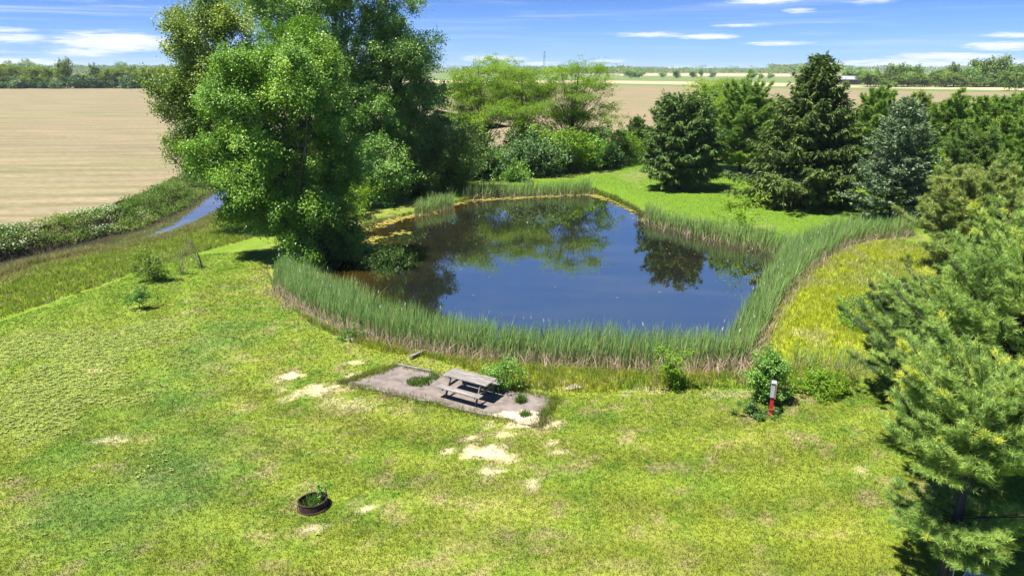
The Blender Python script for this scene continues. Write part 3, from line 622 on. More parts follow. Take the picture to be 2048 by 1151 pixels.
# --- big deciduous trees left of the pond
YA = 43.0
A = pxlobes([(595, 95, 55, 62), (520, 130, 60, 55), (650, 100, 42, 60), (560, 190, 100, 75), (655, 190, 48, 65), (480, 220, 65, 65), (570, 290, 115, 75), (660, 280, 50, 70), (470, 300, 60, 50), (560, 375, 105, 65),
             (500, 390, 65, 45), (650, 370, 60, 70), (600, 445, 85, 60), (665, 445, 48, 62), (552, 440, 36, 40), (622, 492, 52, 28)], YA, 1.2)
broadleaf('cottonwood_tree', 'bright green leafy tree at the left tip of the pond, foliage down to the reeds', 'tree', (615, 528), A, M['cotton'], M['bark'], 1900, 130, .36, .118, .33, nl=110, inner=.6, tight=1.05)
B = pxlobes([(424, 45, 50, 46), (380, 95, 42, 48), (442, 120, 62, 55), (384, 165, 44, 48), (374, 225, 34, 30), (432, 200, 75, 60), (400, 268, 48, 42), (462, 270, 60, 50), (427, 315, 48, 32), (492, 120, 45, 80), (380, 295, 28, 24), (492, 330, 40, 40)], 55, 1.5)
broadleaf('cottonwood_tree', 'olive green leafy tree furthest left, its branches hanging over the creek', 'tree', (500, 415), B, M['olive'], M['bark'], 1450, 112, .43, .14, .32, nl=90, inner=.6, tight=1.05)
Cc = pxlobes([(520, 5, 70, 45), (600, -20, 70, 55), (690, 0, 75, 60), (770, 25, 55, 55), (810, 5, 28, 45), (700, 90, 80, 60), (610, 80, 80, 60), (780, 100, 60, 50), (450, 40, 45, 35), (640, -80, 90, 50), (740, -60, 60, 40), (700, 180, 70, 60)], 67, 1.5)
broadleaf('poplar_tree', 'tall grey green tree rising out of the top of the frame behind the bright one', 'tree', (690, 392), Cc, M['deep'], M['bark_dark'], 1400, 86, .47, .165, .34, nl=110, inner=.45, vshift=.08, tight=1.1)
Dd = pxlobes([(786, 65, 54, 42), (823, 110, 37, 45), (839, 160, 28, 40), (764, 130, 63, 50), (815, 190, 54, 40), (847, 215, 23, 32), (734, 200, 45, 45), (798, 255, 67, 32), (851, 265, 21, 26), (734, 260, 40, 40)], 70, 1.5)
broadleaf('maple_tree', 'dark airy tree beside the feathery trees, its trunk and branches showing through', 'tree', (795, 380), Dd, M['deep'], M['bark_dark'], 860, 74, .45, .165, .30, nl=150, inner=.4, tight=1.1)
E1 = pxlobes([(715, 235, 55, 45), (745, 300, 52, 50), (695, 320, 48, 50), (770, 345, 45, 45), (720, 360, 42, 30)], 64, 1.0)
broadleaf('young_maple', 'mid green rounded tree filling the gap right of the bright tree, dead twigs showing', 'tree', (725, 398), E1, M['shrub'], M['bark_pale'], 620, 70, .42, .165, .16, nl=60, tight=1.05)
F1 = pxlobes([(840, 290, 45, 28), (890, 285, 38, 34), (855, 325, 60, 28), (905, 318, 26, 26), (815, 325, 30, 25)], 70, .8)
broadleaf('bushy_maple', 'low spreading grey green tree left of the dark shrub row, above black shade', 'tree', (860, 374), F1, M['olive'], M['bark_dark'], 460, 66, .5, .18, .14, nl=45)
broadleaf('shrub', 'bright yellow green shrub on the grassy bank by the pond, under the tall trees', 'shrub', (718, 425), pxlobes([(715, 398, 32, 24), (690, 408, 25, 18), (735, 385, 18, 16)], 57, .5), M['bright'], M['bark'], 130, 60, .34, .13, .05, nl=16)
broadleaf('shrub', 'dark shrub hugging the trunk base of the tall bright tree, dipping to the water', 'shrub', (690, 520), pxlobes([(680, 490, 38, 32), (640, 505, 40, 25), (705, 470, 24, 24)], 44, .5), M['hedge'], M['bark'], 190, 60, .34, .14, .05, nl=16)
broadleaf('willow_shrub', 'pale grey green willow shrub at the dark water edge, left end of the pond', 'shrub', (705, 505), pxlobes([(705, 485, 24, 20), (720, 495, 15, 14)], 46.5, .3), M['blue'], M['twig'], 60, 45, .3, .13, .03, nl=14, aspect=.25)
k = 0
for px, by, l, lab in [(1080, 334, [(1072, 278, 26, 18), (1095, 288, 22, 14)], 'green shrub behind the shrub row under the middle feathery tree'), (955, 342, [(940, 300, 26, 24), (975, 308, 22, 16)], 'tall grey green shrub under the leftmost feathery tree'), (770, 392, [(765, 362, 34, 24), (790, 372, 24, 16)], 'added dark undergrowth shrub filling black shade under the tall trees, nearest the bright bush'), (835, 384, [(835, 360, 34, 18), (815, 368, 24, 12)], 'added dark undergrowth shrub filling black shade below the airy tree'), (905, 350, [(900, 322, 26, 26), (915, 335, 20, 14)], 'added dark undergrowth shrub filling shade between the airy tree and the shrub row'), (640, 425, [(650, 385, 60, 36), (600, 380, 50, 34)], 'dark undergrowth shrub hidden behind the bright tree')]:  # undergrowth beneath the tall and airy trees is added to darken shaded gaps
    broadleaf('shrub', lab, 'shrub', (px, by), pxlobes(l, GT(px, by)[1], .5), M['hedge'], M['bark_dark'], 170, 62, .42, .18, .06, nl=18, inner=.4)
for px, py, rx, ry, by, mt, lab in [(960, 330, 34, 26, 358, 'hedge', 'grey green shrub at the left end of the dark shrub row behind the reeds'), (1005, 320, 40, 34, 350, 'hedge', 'dark rounded shrub, second in the row behind the far reeds'),
        (1065, 310, 50, 40, 348, 'hedge', 'largest dark blue green shrub in the middle of the row behind the reeds'), (1120, 305, 26, 36, 343, 'bright', 'bright yellow green shrub wedged between the dark ones behind the reeds'),
        (1160, 305, 36, 34, 340, 'shrub', 'lighter green shrub right of the yellow green one in the shrub row'), (1205, 302, 38, 34, 332, 'hedge', 'very dark rounded shrub at the right end of the shrub row'),
        (1262, 300, 30, 26, 325, 'bright', 'round yellow green bush standing in front of the small cedar'), (910, 355, 22, 16, 372, 'shrub', 'small green bush beside the path at the foot of the spreading tree'),
        (880, 365, 14, 11, 378, 'bright', 'tiny pale bush in the shade edge below the spreading tree'), (1020, 345, 20, 12, 358, 'shrub', 'low leafy bush poking out between shrub row and far reeds')]:
    gy = GT(px, by)[1]
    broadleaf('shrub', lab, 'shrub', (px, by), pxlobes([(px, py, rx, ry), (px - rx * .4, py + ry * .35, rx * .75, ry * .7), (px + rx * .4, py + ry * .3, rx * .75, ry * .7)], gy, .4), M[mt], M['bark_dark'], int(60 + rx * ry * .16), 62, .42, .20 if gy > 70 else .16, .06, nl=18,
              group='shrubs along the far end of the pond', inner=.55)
# --- feathery honey locusts
def fl(l, Y, dy): 
    o = pxlobes(l, Y, dy); o[:, 4] *= 1.1; return o
LO = [('rightmost and widest of the feathery yellow green trees, with forked dark trunks', (1128, 331), 84, [(1130, 150, 55, 16), (1180, 140, 45, 12), (1200, 172, 55, 16), (1090, 175, 40, 16), (1150, 190, 70, 18), (1215, 205, 40, 16), (1100, 215, 60, 16), (1170, 228, 55, 16), (1215, 240, 32, 14), (1130, 235, 45, 12), (1190, 255, 34, 12), (1060, 200, 30, 14)], 1000),
      ('slender feathery yellow green tree in the middle of the feathery group', (1040, 333), 82, [(1045, 150, 38, 16), (1020, 175, 36, 18), (1065, 180, 40, 20), (1035, 210, 45, 20), (1075, 222, 30, 14), (1010, 228, 32, 16), (1050, 248, 30, 12)], 760),
      ('feathery tree with thin curved stems next to the dark airy tree', (968, 336), 80, [(960, 135, 30, 14), (985, 160, 42, 18), (945, 180, 40, 20), (980, 205, 45, 20), (930, 225, 30, 26), (985, 232, 38, 18), (950, 250, 30, 16), (915, 185, 34, 24), (925, 150, 28, 18)], 960)]
for lab, bp, Yl, lb, nc in LO:
    b0 = GT(*bp); lobes = fl(lb, b0[1], 2.0); broadleaf('locust_tree', lab, 'tree', bp, lobes, M['locust'], M['bark_dark'], nc, 34, .52, .20, .17, nl=130, sub=12.0, group='feathery trees beyond the pond', flat=.42, inner=.2, up=1.0, aspect=.36, sag=-.10, start=(.05, .55))
for px, top, by, wd, lab in ((1000, 108, 240, 42, 'pale feathery tree top poking above the horizon behind the feathery group'), (1450, 150, 258, 42, 'thin yellow green tree behind the dark conifers, against the far field')):
    gy = GT(px, by)[1]; l = pxlobes([(px, top + 14, wd * .6, 8), (px - wd * .5, top + 32, wd * .7, 10), (px + wd * .5, top + 28, wd * .6, 9), (px, top + 50, wd, 14), (px + 8, top + 75, wd * .8, 14)], gy, 2)
    broadleaf('locust_tree', lab, 'tree', (px, by), l, M['locust'], M['bark'], 300, 42, .8, .33, .16, nl=50, group='feathery trees beyond the pond', flat=.35, inner=.2, up=1.0, aspect=.36, sag=-.1, start=(.05, .55))

# --- conifers
def conifer(name, label, basepx, toppx_y, rpx, mat, bark, h0=.06, nbr=110, shape=1.0, belly=.12, e_low=-12, e_high=40, curl=.25, droop=.0, mode='spray', sl=.34, sw=.10, dens=9, nb=10, r0=.18, leanx=0.0, group='conifers right of the pond', vtop=.12, irregular=.2, nbare=0, cone=.55, base=None, H=None, rmax=None, yellow=0.0, gap=None):
    b0 = np.array(base if base is not None else GT(*basepx))
    if H is None and mode == 'brush': toppx_y += 26
    if H is None: H = P(basepx[0], toppx_y, b0[1])[2] - b0[2]
    if rmax is None: rmax = rpx / FPX * b0[1] * 1.03
    root = empty(name, b0, label, 'conifer', group); tb_ = Tubes()
    s = np.linspace(0, 1, 9)[:, None]; tr = np.hstack([leanx * s ** 1.5 * H, .05 * np.sin(s * 4), s * H * .99]); tr[0, 2] = -.2; tb_.add(tr, r0 * (1 - .95 * s[:, 0]) + .008, 8)
    S = []; D = []; Vv = []; ga = R.uniform(0, 6)
    rot = R.normal(size=24)
    for i in range(nbr):
        f = (i + R.random()) / nbr; f = f ** .9; z = H * (h0 + (1 - h0) * f); pr_ = (1 - f) ** shape * min(1, (f + belly) / (belly * 2.2))
        if gap and gap[0] < z / H < gap[1]: continue
        L = max(.12, rmax * pr_ * (1 + irregular * R.normal() * .8)); a = ga + i * 2.39996 + R.normal() * .2
        L *= 1 + irregular * .5 * math.sin(a * 2 + z * .7 + rot[0])
        e = math.radians(e_low + (e_high - e_low) * f + R.normal() * 6); od = np.array([math.cos(a), math.sin(a), 0]); sd = np.array([-od[1], od[0], 0])
        u = np.linspace(0, 1, 6); zz = L * (math.tan(e) * u + curl * u ** 2.2); o0 = np.array([leanx * (z / H) ** 1.5 * H, 0, z])
        pts = o0 + od * (L * u)[:, None] + np.array([0, 0, 1.0]) * zz[:, None]; br = max(.010, .028 * L * .35); tb_.add(pts, np.linspace(br, .006, 6), 4)
        nt = max(3, int(L * dens)); tt = .12 + .88 * R.random(nt) ** .75; sg = R.choice([-1, 1], nt); tp = np.stack([np.interp(tt, u, pts[:, k]) for k in range(3)], 1)
        ph = R.uniform(.5, 1.15, nt); tdv = od * np.cos(ph)[:, None] + sd * (np.sin(ph) * sg)[:, None] + np.array([0, 0, 1.0]) * (math.tan(e) * .5 + curl * tt - droop)[:, None]
        tl = (.16 + .36 * L * (1 - tt) * .8 + .05 * L) * R.uniform(.6, 1.2, nt); tdv = nrm(tdv)
        kk = 4 if mode == 'spray' else 3
        w_ = R.random((nt, kk)) if mode == 'spray' else np.linspace(.45, 1, kk)[None] * np.ones((nt, 1))
        pt = tp[:, None] + tdv[:, None] * (tl[:, None] * w_)[..., None]; pt[..., 2] -= droop * (w_ ** 2) * tl[:, None] * .6
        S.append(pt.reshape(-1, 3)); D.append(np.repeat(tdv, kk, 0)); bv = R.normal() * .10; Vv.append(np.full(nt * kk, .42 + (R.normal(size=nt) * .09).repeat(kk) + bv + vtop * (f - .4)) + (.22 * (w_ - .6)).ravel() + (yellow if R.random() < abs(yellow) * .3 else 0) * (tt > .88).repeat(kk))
        # the branch tip itself
        S.append(pts[-1:]); D.append(nrm(pts[-1:] - pts[-2:-1])); Vv.append(np.array([.6 + bv]))
        if mode != 'spray' and L > .8 and i % 2 == 0:
            for q in range(min(nt, 7)): tb_.add([tp[q], tp[q] + tdv[q] * tl[q] * .9], [.008, .004], 3)
    S.append(np.array([[leanx * H, 0, H * .98]])); D.append(np.array([[0, 0, 1.0]])); Vv.append(np.array([.6]))
    S = np.concatenate(S); D = np.concatenate(D); Vv = np.concatenate(Vv)
    S[:, 2] = np.maximum(S[:, 2], .12)
    n = len(S)
    if mode == 'spray':
        d = nrm(D + R.normal(size=(n, 3)) * .38 + np.array([0, 0, -droop * .9])); nn_ = nrm(np.array([0, 0, 1.0]) + rdir(n) * .8); Ls = sl * R.uniform(.6, 1.3, n)
        me = leaf_mesh('crown', S, d, nn_, Ls, sw * R.uniform(.7, 1.3, n), np.clip(Vv + R.normal(size=n) * .14, 0, 1), mat)
    else:                                                     # needle brushes
        S2 = np.repeat(S, nb, 0); up = nrm(D + np.array([0, 0, cone])); a_ = np.repeat(up, nb, 0); dd = nrm(a_ + rdir(len(S2)) * .95); ln = sl * R.uniform(.6, 1.15, len(S2))
        sv = nrm(np.cross(dd, rdir(len(S2)))) * (sw / 2); S2 = S2 + R.normal(size=S2.shape) * .02
        V = np.stack([S2 - sv, S2 + sv, S2 + dd * ln[:, None]], 1).reshape(-1, 3); vv = np.clip(np.repeat(Vv, nb) + R.normal(size=len(S2)) * .12, 0, 1)
        me = mesh('crown', V, [np.arange(len(V)).reshape(-1, 3)], mat, var=np.repeat(vv, 3))
    link('trunk', tb_.mesh('trunk', bark), root); link('crown', me, root); return root

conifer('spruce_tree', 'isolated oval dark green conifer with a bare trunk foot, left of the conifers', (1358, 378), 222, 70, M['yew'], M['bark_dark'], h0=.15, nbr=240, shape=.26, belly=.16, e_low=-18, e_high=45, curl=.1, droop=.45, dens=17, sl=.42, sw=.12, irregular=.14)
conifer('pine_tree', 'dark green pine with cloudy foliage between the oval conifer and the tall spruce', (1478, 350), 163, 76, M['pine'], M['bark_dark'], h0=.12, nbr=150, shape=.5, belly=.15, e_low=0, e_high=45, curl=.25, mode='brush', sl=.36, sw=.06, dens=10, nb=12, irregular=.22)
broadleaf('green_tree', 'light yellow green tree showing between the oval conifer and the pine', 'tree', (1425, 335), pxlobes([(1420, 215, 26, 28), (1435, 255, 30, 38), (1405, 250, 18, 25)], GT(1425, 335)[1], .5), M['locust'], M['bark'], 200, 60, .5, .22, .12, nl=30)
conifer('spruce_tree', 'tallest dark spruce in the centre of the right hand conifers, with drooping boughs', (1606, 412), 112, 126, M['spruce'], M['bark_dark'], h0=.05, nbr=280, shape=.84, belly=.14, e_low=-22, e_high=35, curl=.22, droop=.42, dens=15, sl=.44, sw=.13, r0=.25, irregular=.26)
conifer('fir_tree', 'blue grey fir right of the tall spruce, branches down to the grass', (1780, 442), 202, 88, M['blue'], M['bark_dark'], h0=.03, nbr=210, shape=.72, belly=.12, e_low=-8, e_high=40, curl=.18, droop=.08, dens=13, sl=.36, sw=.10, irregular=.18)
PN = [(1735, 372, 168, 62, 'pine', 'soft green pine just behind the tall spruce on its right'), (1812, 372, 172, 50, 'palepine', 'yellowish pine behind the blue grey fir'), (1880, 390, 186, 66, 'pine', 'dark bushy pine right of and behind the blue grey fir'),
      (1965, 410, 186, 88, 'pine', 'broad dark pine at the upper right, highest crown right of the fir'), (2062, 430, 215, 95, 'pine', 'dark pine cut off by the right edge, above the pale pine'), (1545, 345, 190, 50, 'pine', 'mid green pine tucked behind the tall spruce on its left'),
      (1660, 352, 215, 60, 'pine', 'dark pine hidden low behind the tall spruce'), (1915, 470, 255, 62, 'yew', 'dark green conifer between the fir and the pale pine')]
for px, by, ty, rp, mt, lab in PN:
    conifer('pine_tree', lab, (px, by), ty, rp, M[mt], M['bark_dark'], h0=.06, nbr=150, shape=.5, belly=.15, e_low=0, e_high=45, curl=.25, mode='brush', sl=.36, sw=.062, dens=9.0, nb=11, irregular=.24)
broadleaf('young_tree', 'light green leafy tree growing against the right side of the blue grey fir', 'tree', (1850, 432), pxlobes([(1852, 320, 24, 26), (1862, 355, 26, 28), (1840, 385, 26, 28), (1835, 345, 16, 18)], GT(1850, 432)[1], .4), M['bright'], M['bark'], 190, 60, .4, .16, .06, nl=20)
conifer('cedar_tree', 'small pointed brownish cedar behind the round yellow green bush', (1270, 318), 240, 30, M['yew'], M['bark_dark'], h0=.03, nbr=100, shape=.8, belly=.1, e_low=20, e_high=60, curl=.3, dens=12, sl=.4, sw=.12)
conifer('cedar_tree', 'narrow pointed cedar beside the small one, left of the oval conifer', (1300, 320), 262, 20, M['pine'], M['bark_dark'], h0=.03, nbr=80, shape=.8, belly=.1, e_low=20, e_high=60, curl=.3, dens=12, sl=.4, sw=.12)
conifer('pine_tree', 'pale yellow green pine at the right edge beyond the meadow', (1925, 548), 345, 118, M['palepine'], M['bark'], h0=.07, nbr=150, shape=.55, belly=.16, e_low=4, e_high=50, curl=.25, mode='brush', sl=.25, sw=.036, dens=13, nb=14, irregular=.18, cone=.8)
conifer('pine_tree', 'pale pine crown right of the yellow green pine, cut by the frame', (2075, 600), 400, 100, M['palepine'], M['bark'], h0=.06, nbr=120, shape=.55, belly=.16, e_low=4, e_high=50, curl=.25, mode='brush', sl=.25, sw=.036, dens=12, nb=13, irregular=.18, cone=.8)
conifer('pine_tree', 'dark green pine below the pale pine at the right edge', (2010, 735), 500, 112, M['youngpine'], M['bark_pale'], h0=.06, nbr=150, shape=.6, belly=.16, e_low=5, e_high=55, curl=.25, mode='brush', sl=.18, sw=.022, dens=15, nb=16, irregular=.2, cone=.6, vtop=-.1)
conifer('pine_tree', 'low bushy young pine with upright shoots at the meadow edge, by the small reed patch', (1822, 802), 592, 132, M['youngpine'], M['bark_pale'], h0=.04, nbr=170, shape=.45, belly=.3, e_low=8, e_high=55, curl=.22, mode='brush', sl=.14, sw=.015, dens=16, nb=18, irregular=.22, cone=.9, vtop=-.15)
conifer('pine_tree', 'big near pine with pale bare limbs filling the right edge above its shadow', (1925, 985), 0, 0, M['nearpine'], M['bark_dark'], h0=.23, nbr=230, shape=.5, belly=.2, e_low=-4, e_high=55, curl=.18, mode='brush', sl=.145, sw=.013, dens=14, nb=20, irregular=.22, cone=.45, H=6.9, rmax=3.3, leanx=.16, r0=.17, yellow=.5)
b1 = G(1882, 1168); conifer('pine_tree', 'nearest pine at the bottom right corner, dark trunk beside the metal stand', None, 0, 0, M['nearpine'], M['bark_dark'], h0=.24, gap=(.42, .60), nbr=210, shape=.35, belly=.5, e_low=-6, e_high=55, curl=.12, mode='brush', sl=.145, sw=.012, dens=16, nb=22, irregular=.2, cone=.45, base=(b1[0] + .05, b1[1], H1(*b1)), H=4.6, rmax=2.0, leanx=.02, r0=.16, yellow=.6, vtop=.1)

# --- small shrubs and saplings
def small(name, lab, cat, px, by, lob, mt, n, per=40, cr=.16, leaf=.08, bark='twig', nl=12, aspect=.6, group=None, flat=1.0, dyo=0.0):
    gy = GT(px, by)[1]; return broadleaf(name, lab, cat, (px, by), pxlobes(lob, gy + dyo, .12), M[mt], M[bark], n, per, cr, leaf, .02, nl=nl, aspect=aspect, inner=.2, group=group, flat=flat)
small('shrub', 'small yellow green bush alone in the grass before the reeds', 'shrub', 1352, 777, [(1350, 752, 16, 17), (1358, 765, 20, 10), (1344, 738, 8, 14)], 'bright', 60, 40, .14, .085)
small('shrub', 'green shrub right behind the picnic table', 'shrub', 1006, 782, [(1003, 760, 20, 20), (1010, 770, 22, 12), (996, 742, 8, 8)], 'shrub', 70, 40, .15, .08)
small('bush', 'leafy green bush wrapped around the red post', 'shrub', 1538, 815, [(1532, 742, 15, 24), (1522, 780, 14, 24), (1556, 765, 13, 36), (1545, 722, 14, 14), (1556, 800, 12, 18), (1518, 752, 9, 16)], 'shrub', 330, 40, .11, .075, 'bark_dark', 24, dyo=.55)
small('bush', 'low dark weed clump at the foot of the red post', 'shrub', 1534, 828, [(1530, 824, 16, 6), (1516, 822, 10, 6)], 'hedge', 40, 40, .10, .08)
small('bush', 'low broad green bush right of the red post, below the small reeds', 'shrub', 1650, 786, [(1640, 768, 36, 10), (1676, 772, 26, 9), (1612, 770, 18, 8), (1655, 778, 40, 7)], 'bright', 260, 44, .11, .07)
small('shrub', 'grey green twiggy shrub at the edge of the left meadow', 'shrub', 312, 562, [(310, 535, 24, 22), (322, 548, 20, 14), (296, 528, 14, 10)], 'olive', 130, 34, .17, .09, 'bark', 34)
for px, by, ty, lab in ((1706, 620, 595, 'tallest dark green seedling in the yellow green meadow'), (1757, 618, 600, 'pale bushy seedling in the meadow near the pines'), (1713, 660, 640, 'low round seedling on the meadow, nearest the small reeds'), (1742, 646, 628, 'seedling between the others on the meadow slope'), (1698, 642, 628, 'thin seedling left of the low round one in the meadow')):
    r_ = (by - ty) * .5; small('seedling', lab, 'seedling', px, by, [(px, by - r_ * 1.2, r_ * .8, r_ * .9), (px + r_ * .4, by - r_ * .6, r_ * .7, r_ * .5)], 'shrub', 24, 30, .16, .10, group='seedlings in the right meadow')
small('sapling', 'small yellow green sapling in front of the tall spruce, at the reeds', 'sapling', 1490, 468, [(1487, 430, 16, 24), (1490, 405, 7, 16), (1495, 448, 22, 14)], 'locust', 46, 26, .35, .16)
small('shrub', 'leafy seedling beside the stone, at the left end of the reeds', 'shrub', 700, 678, [(700, 664, 14, 12), (708, 668, 10, 8)], 'shrub', 26, 34, .13, .08)
small('sapling', 'thin dark sapling on the mown slope at far left', 'sapling', 278, 617, [(280, 590, 9, 11), (284, 572, 7, 8), (274, 600, 7, 7)], 'shrub', 60, 34, .10, .08, 'bark_dark', 16)
for px, by, tops, lab, rad in ((404, 537, [(370, 480), (376, 474), (382, 486), (362, 490)], 'bare leaning dead stems at the meadow edge under the olive green tree', .035), (360, 548, [(352, 490), (362, 480), (372, 500), (346, 505), (366, 494), (356, 500), (376, 515), (342, 515)], 'pale leafless twig bush beside the leaning dead stems', .018)):
    b0 = GT(px, by); root = empty('dead_shrub', b0, lab, 'dead shrub'); tb_ = Tubes()
    for tx, ty in tops:
        e = P(tx, ty, b0[1] + R.uniform(-.5, .5)) - b0; q0 = R.normal(size=3) * np.array([.1, .1, 0]); u = np.linspace(0, 1, 5)[:, None]; pts = q0 + (e - q0) * u + np.array([[.15, 0, 0]]) * np.sin(u * 3.1); tb_.add(pts, np.linspace(rad, rad * .25, 5), 5)
        for _ in range(6):
            s = R.uniform(.35, .95); a_ = q0 + (e - q0) * s; tb_.add([a_, a_ + nrm(e + R.normal(size=3) * np.linalg.norm(e) * .5) * R.uniform(.2, .6)], [rad * .4, rad * .15], 4)
    link('stems', tb_.mesh('stems', M['twig'] if rad < .03 else M['bark']), root)
# weeds growing inside the fire ring
g_ = FR; n = 260; a_ = R.uniform(0, 2 * np.pi, n); r_ = .34 * np.sqrt(R.random(n)); Bp = np.stack([g_[0] + r_ * np.cos(a_), g_[1] + r_ * np.sin(a_), np.full(n, g_[2])], 1)
cc = np.array([.07, .14, .02]) * R.uniform(.6, 1.6, (n, 1)); tag(link('ring_weeds', blades('ring_weeds', Bp, R.uniform(.14, .32, n), R.normal(size=(n, 2)) * .07, .03, cc, M['grass'])), 'green weeds growing inside the rusty fire ring', kind='stuff')
rw = empty('weed_plant', (g_[0] + .17, g_[1] + .08, g_[2]), 'tall leafy weed standing up in the fire ring', 'weed')
tt = Tubes(); tt.add([(0, 0, 0), (.02, 0, .3), (.01, .02, .62)], [.008, .006, .003], 5); link('stem', tt.mesh('stem', M['twig']), rw)
n = 60; z = R.uniform(.2, .62, n); a_ = R.uniform(0, 6.28, n); dd = np.stack([np.cos(a_), np.sin(a_), R.uniform(-.1, .6, n)], 1); link('foliage', leaf_mesh('foliage', np.stack([z * 0 + .01, z * 0, z], 1), dd, rdir(n) + np.array([0, 0, 1.5]), .12, .045, R.uniform(.3, .9, n), M['shrub']), rw)

# ------------------------------------------------------------------ cattails
def inpoly(pts, n):
    pts = np.asarray(pts); lo = pts.min(0); hi = pts.max(0); o = []; c = 0
    while c < n:
        q = lo + (hi - lo) * R.random((n * 2, 2)); q = q[inside(q[:, 0], q[:, 1], pts)]; o.append(q); c += len(q)
    return np.concatenate(o)[:n]
def area(p): x, y = np.asarray(p).T; return .5 * abs(np.dot(x, np.roll(y, -1)) - np.dot(y, np.roll(x, -1)))
def cattails(label, pxs, dens, hh, z=-.2, wd=.036, dead=.5, front=None):
    pts = poly(pxs, z); A_ = area(pts); n = int(A_ * dens); q = inpoly(pts, n); cl = fbm(q[:, 0] * 1.1, q[:, 1] * 1.1, 31, 3)
    q = q[R.random(n) < .45 + 1.0 * cl]; n = len(q); gz = np.maximum(ground_h(q[:, 0], q[:, 1]), WZ - .15); cl = fbm(q[:, 0] * .8, q[:, 1] * .8, 33, 3)
    Hh = hh * (.50 + .66 * cl + .28 * R.random(n) - .12); c1 = np.array([.150, .300, .078]); c2 = np.array([.350, .500, .155]); k = np.clip(cl * .8 + R.normal(size=(n,)) * .25, 0, 1)[:, None]
    cb = c1 * (1 - k) + c2 * k; cb = cb * R.uniform(.7, 1.25, (n, 1)); yl = R.random(n) < .07; cb[yl] = np.array([.34, .32, .14]); base = cb * .6 + np.array([.09, .085, .03])
    V1 = (q, gz, Hh, R.normal(size=(n, 2)) * (.12 + .35 * R.random((n, 1)) ** 3) + np.array([.10, .03]), cb, base)
    Bp = np.stack([q[:, 0], q[:, 1], gz], 1); parts = [(Bp, Hh, V1[3], np.full(n, wd), base, cb)]
    if dead:                                                  # last year's pale stalks at the dry edge and underneath
        e = poly(front if front else pxs, z); m_ = int(n * dead * .5); s = R.integers(0, len(e) - 1, m_); u = R.random((m_, 1)); qd = e[s] * (1 - u) + e[s + 1] * u + R.normal(size=(m_, 2)) * .38; 
        qd = np.concatenate([qd, inpoly(pts, int(n * dead * .3))]); m_ = len(qd); gd = np.maximum(ground_h(qd[:, 0], qd[:, 1]), WZ - .05)
        cd_ = np.array([.50, .38, .28]) * R.uniform(.5, 1.3, (m_, 1)); parts.append((np.stack([qd[:, 0], qd[:, 1], gd], 1), hh * R.uniform(.10, .55, m_), R.normal(size=(m_, 2)) * .30, np.full(m_, wd * .8), cd_, cd_))
        m2 = n // 90; hd = inpoly(pts, m2); gd = ground_h(hd[:, 0], hd[:, 1]); c_ = np.zeros((m2, 3)) + np.array([.55, .50, .40]); parts.append((np.stack([hd[:, 0], hd[:, 1], gd + hh * .95], 1), np.full(m2, .16), R.normal(size=(m2, 2)) * .03, np.full(m2, .05), c_, c_))
    Bp, Hh, ln, wd_, c0, c1 = [np.concatenate([p[k] for p in parts]) for k in range(6)]
    return tag(link('cattails', blades('cattails', Bp, Hh, ln, wd_, c0, M['reed'], c1)), label, kind='stuff')
F1_ = [(546, 590), (590, 618), (680, 660), (760, 687), (880, 708), (1000, 722), (1150, 733), (1300, 742), (1400, 746), (1485, 746)]
cattails('tall green cattails along the near shore of the pond', F1_ + [(1452, 700), (1400, 708), (1300, 708), (1150, 700), (1000, 688), (880, 671), (780, 643), (700, 603), (640, 578), (590, 560), (560, 558)], 150, 1.7, dead=.62, front=F1_)
F2_ = [(1485, 746), (1500, 716), (1530, 666), (1562, 606), (1600, 559), (1640, 529), (1690, 501), (1745, 487), (1825, 479)]
cattails('broad bed of cattails at the right end of the pond, by the meadow', F2_ + [(1825, 468), (1700, 476), (1620, 486), (1562, 506), (1542, 548), (1497, 622), (1452, 692)], 110, 1.65, dead=.5, front=F2_)
cattails('cattail strip on the far right bank, in front of the conifers', [(1285, 438), (1340, 456), (1400, 471), (1480, 489), (1550, 503), (1580, 490), (1480, 479), (1400, 460), (1340, 446), (1292, 431)], 90, 1.6, dead=.3, front=[(1285, 438), (1340, 456), (1400, 471), (1480, 489), (1550, 503)], wd=.045)
cattails('cattail strip at the far end of the pond below the dark shrubs', [(925, 397), (1000, 391), (1100, 388), (1182, 386), (1182, 380), (1100, 382), (1000, 384), (940, 390)], 75, 1.65, dead=.3, front=[(925, 397), (1000, 391), (1100, 388), (1182, 386)], wd=.05)
cattails('small cattail clump at the upper left shore', [(826, 431), (870, 421), (908, 413), (906, 404), (870, 410), (838, 418)], 90, 1.5, dead=.2, front=[(826, 431), (870, 421), (908, 413)], wd=.045)
cattails('small dry reed patch between the meadow and the young pine', [(1575, 737), (1650, 747), (1745, 750), (1745, 736), (1650, 729), (1582, 723)], 75, 1.15, z=0, dead=.8, front=[(1575, 737), (1650, 747), (1745, 750)], wd=.026)

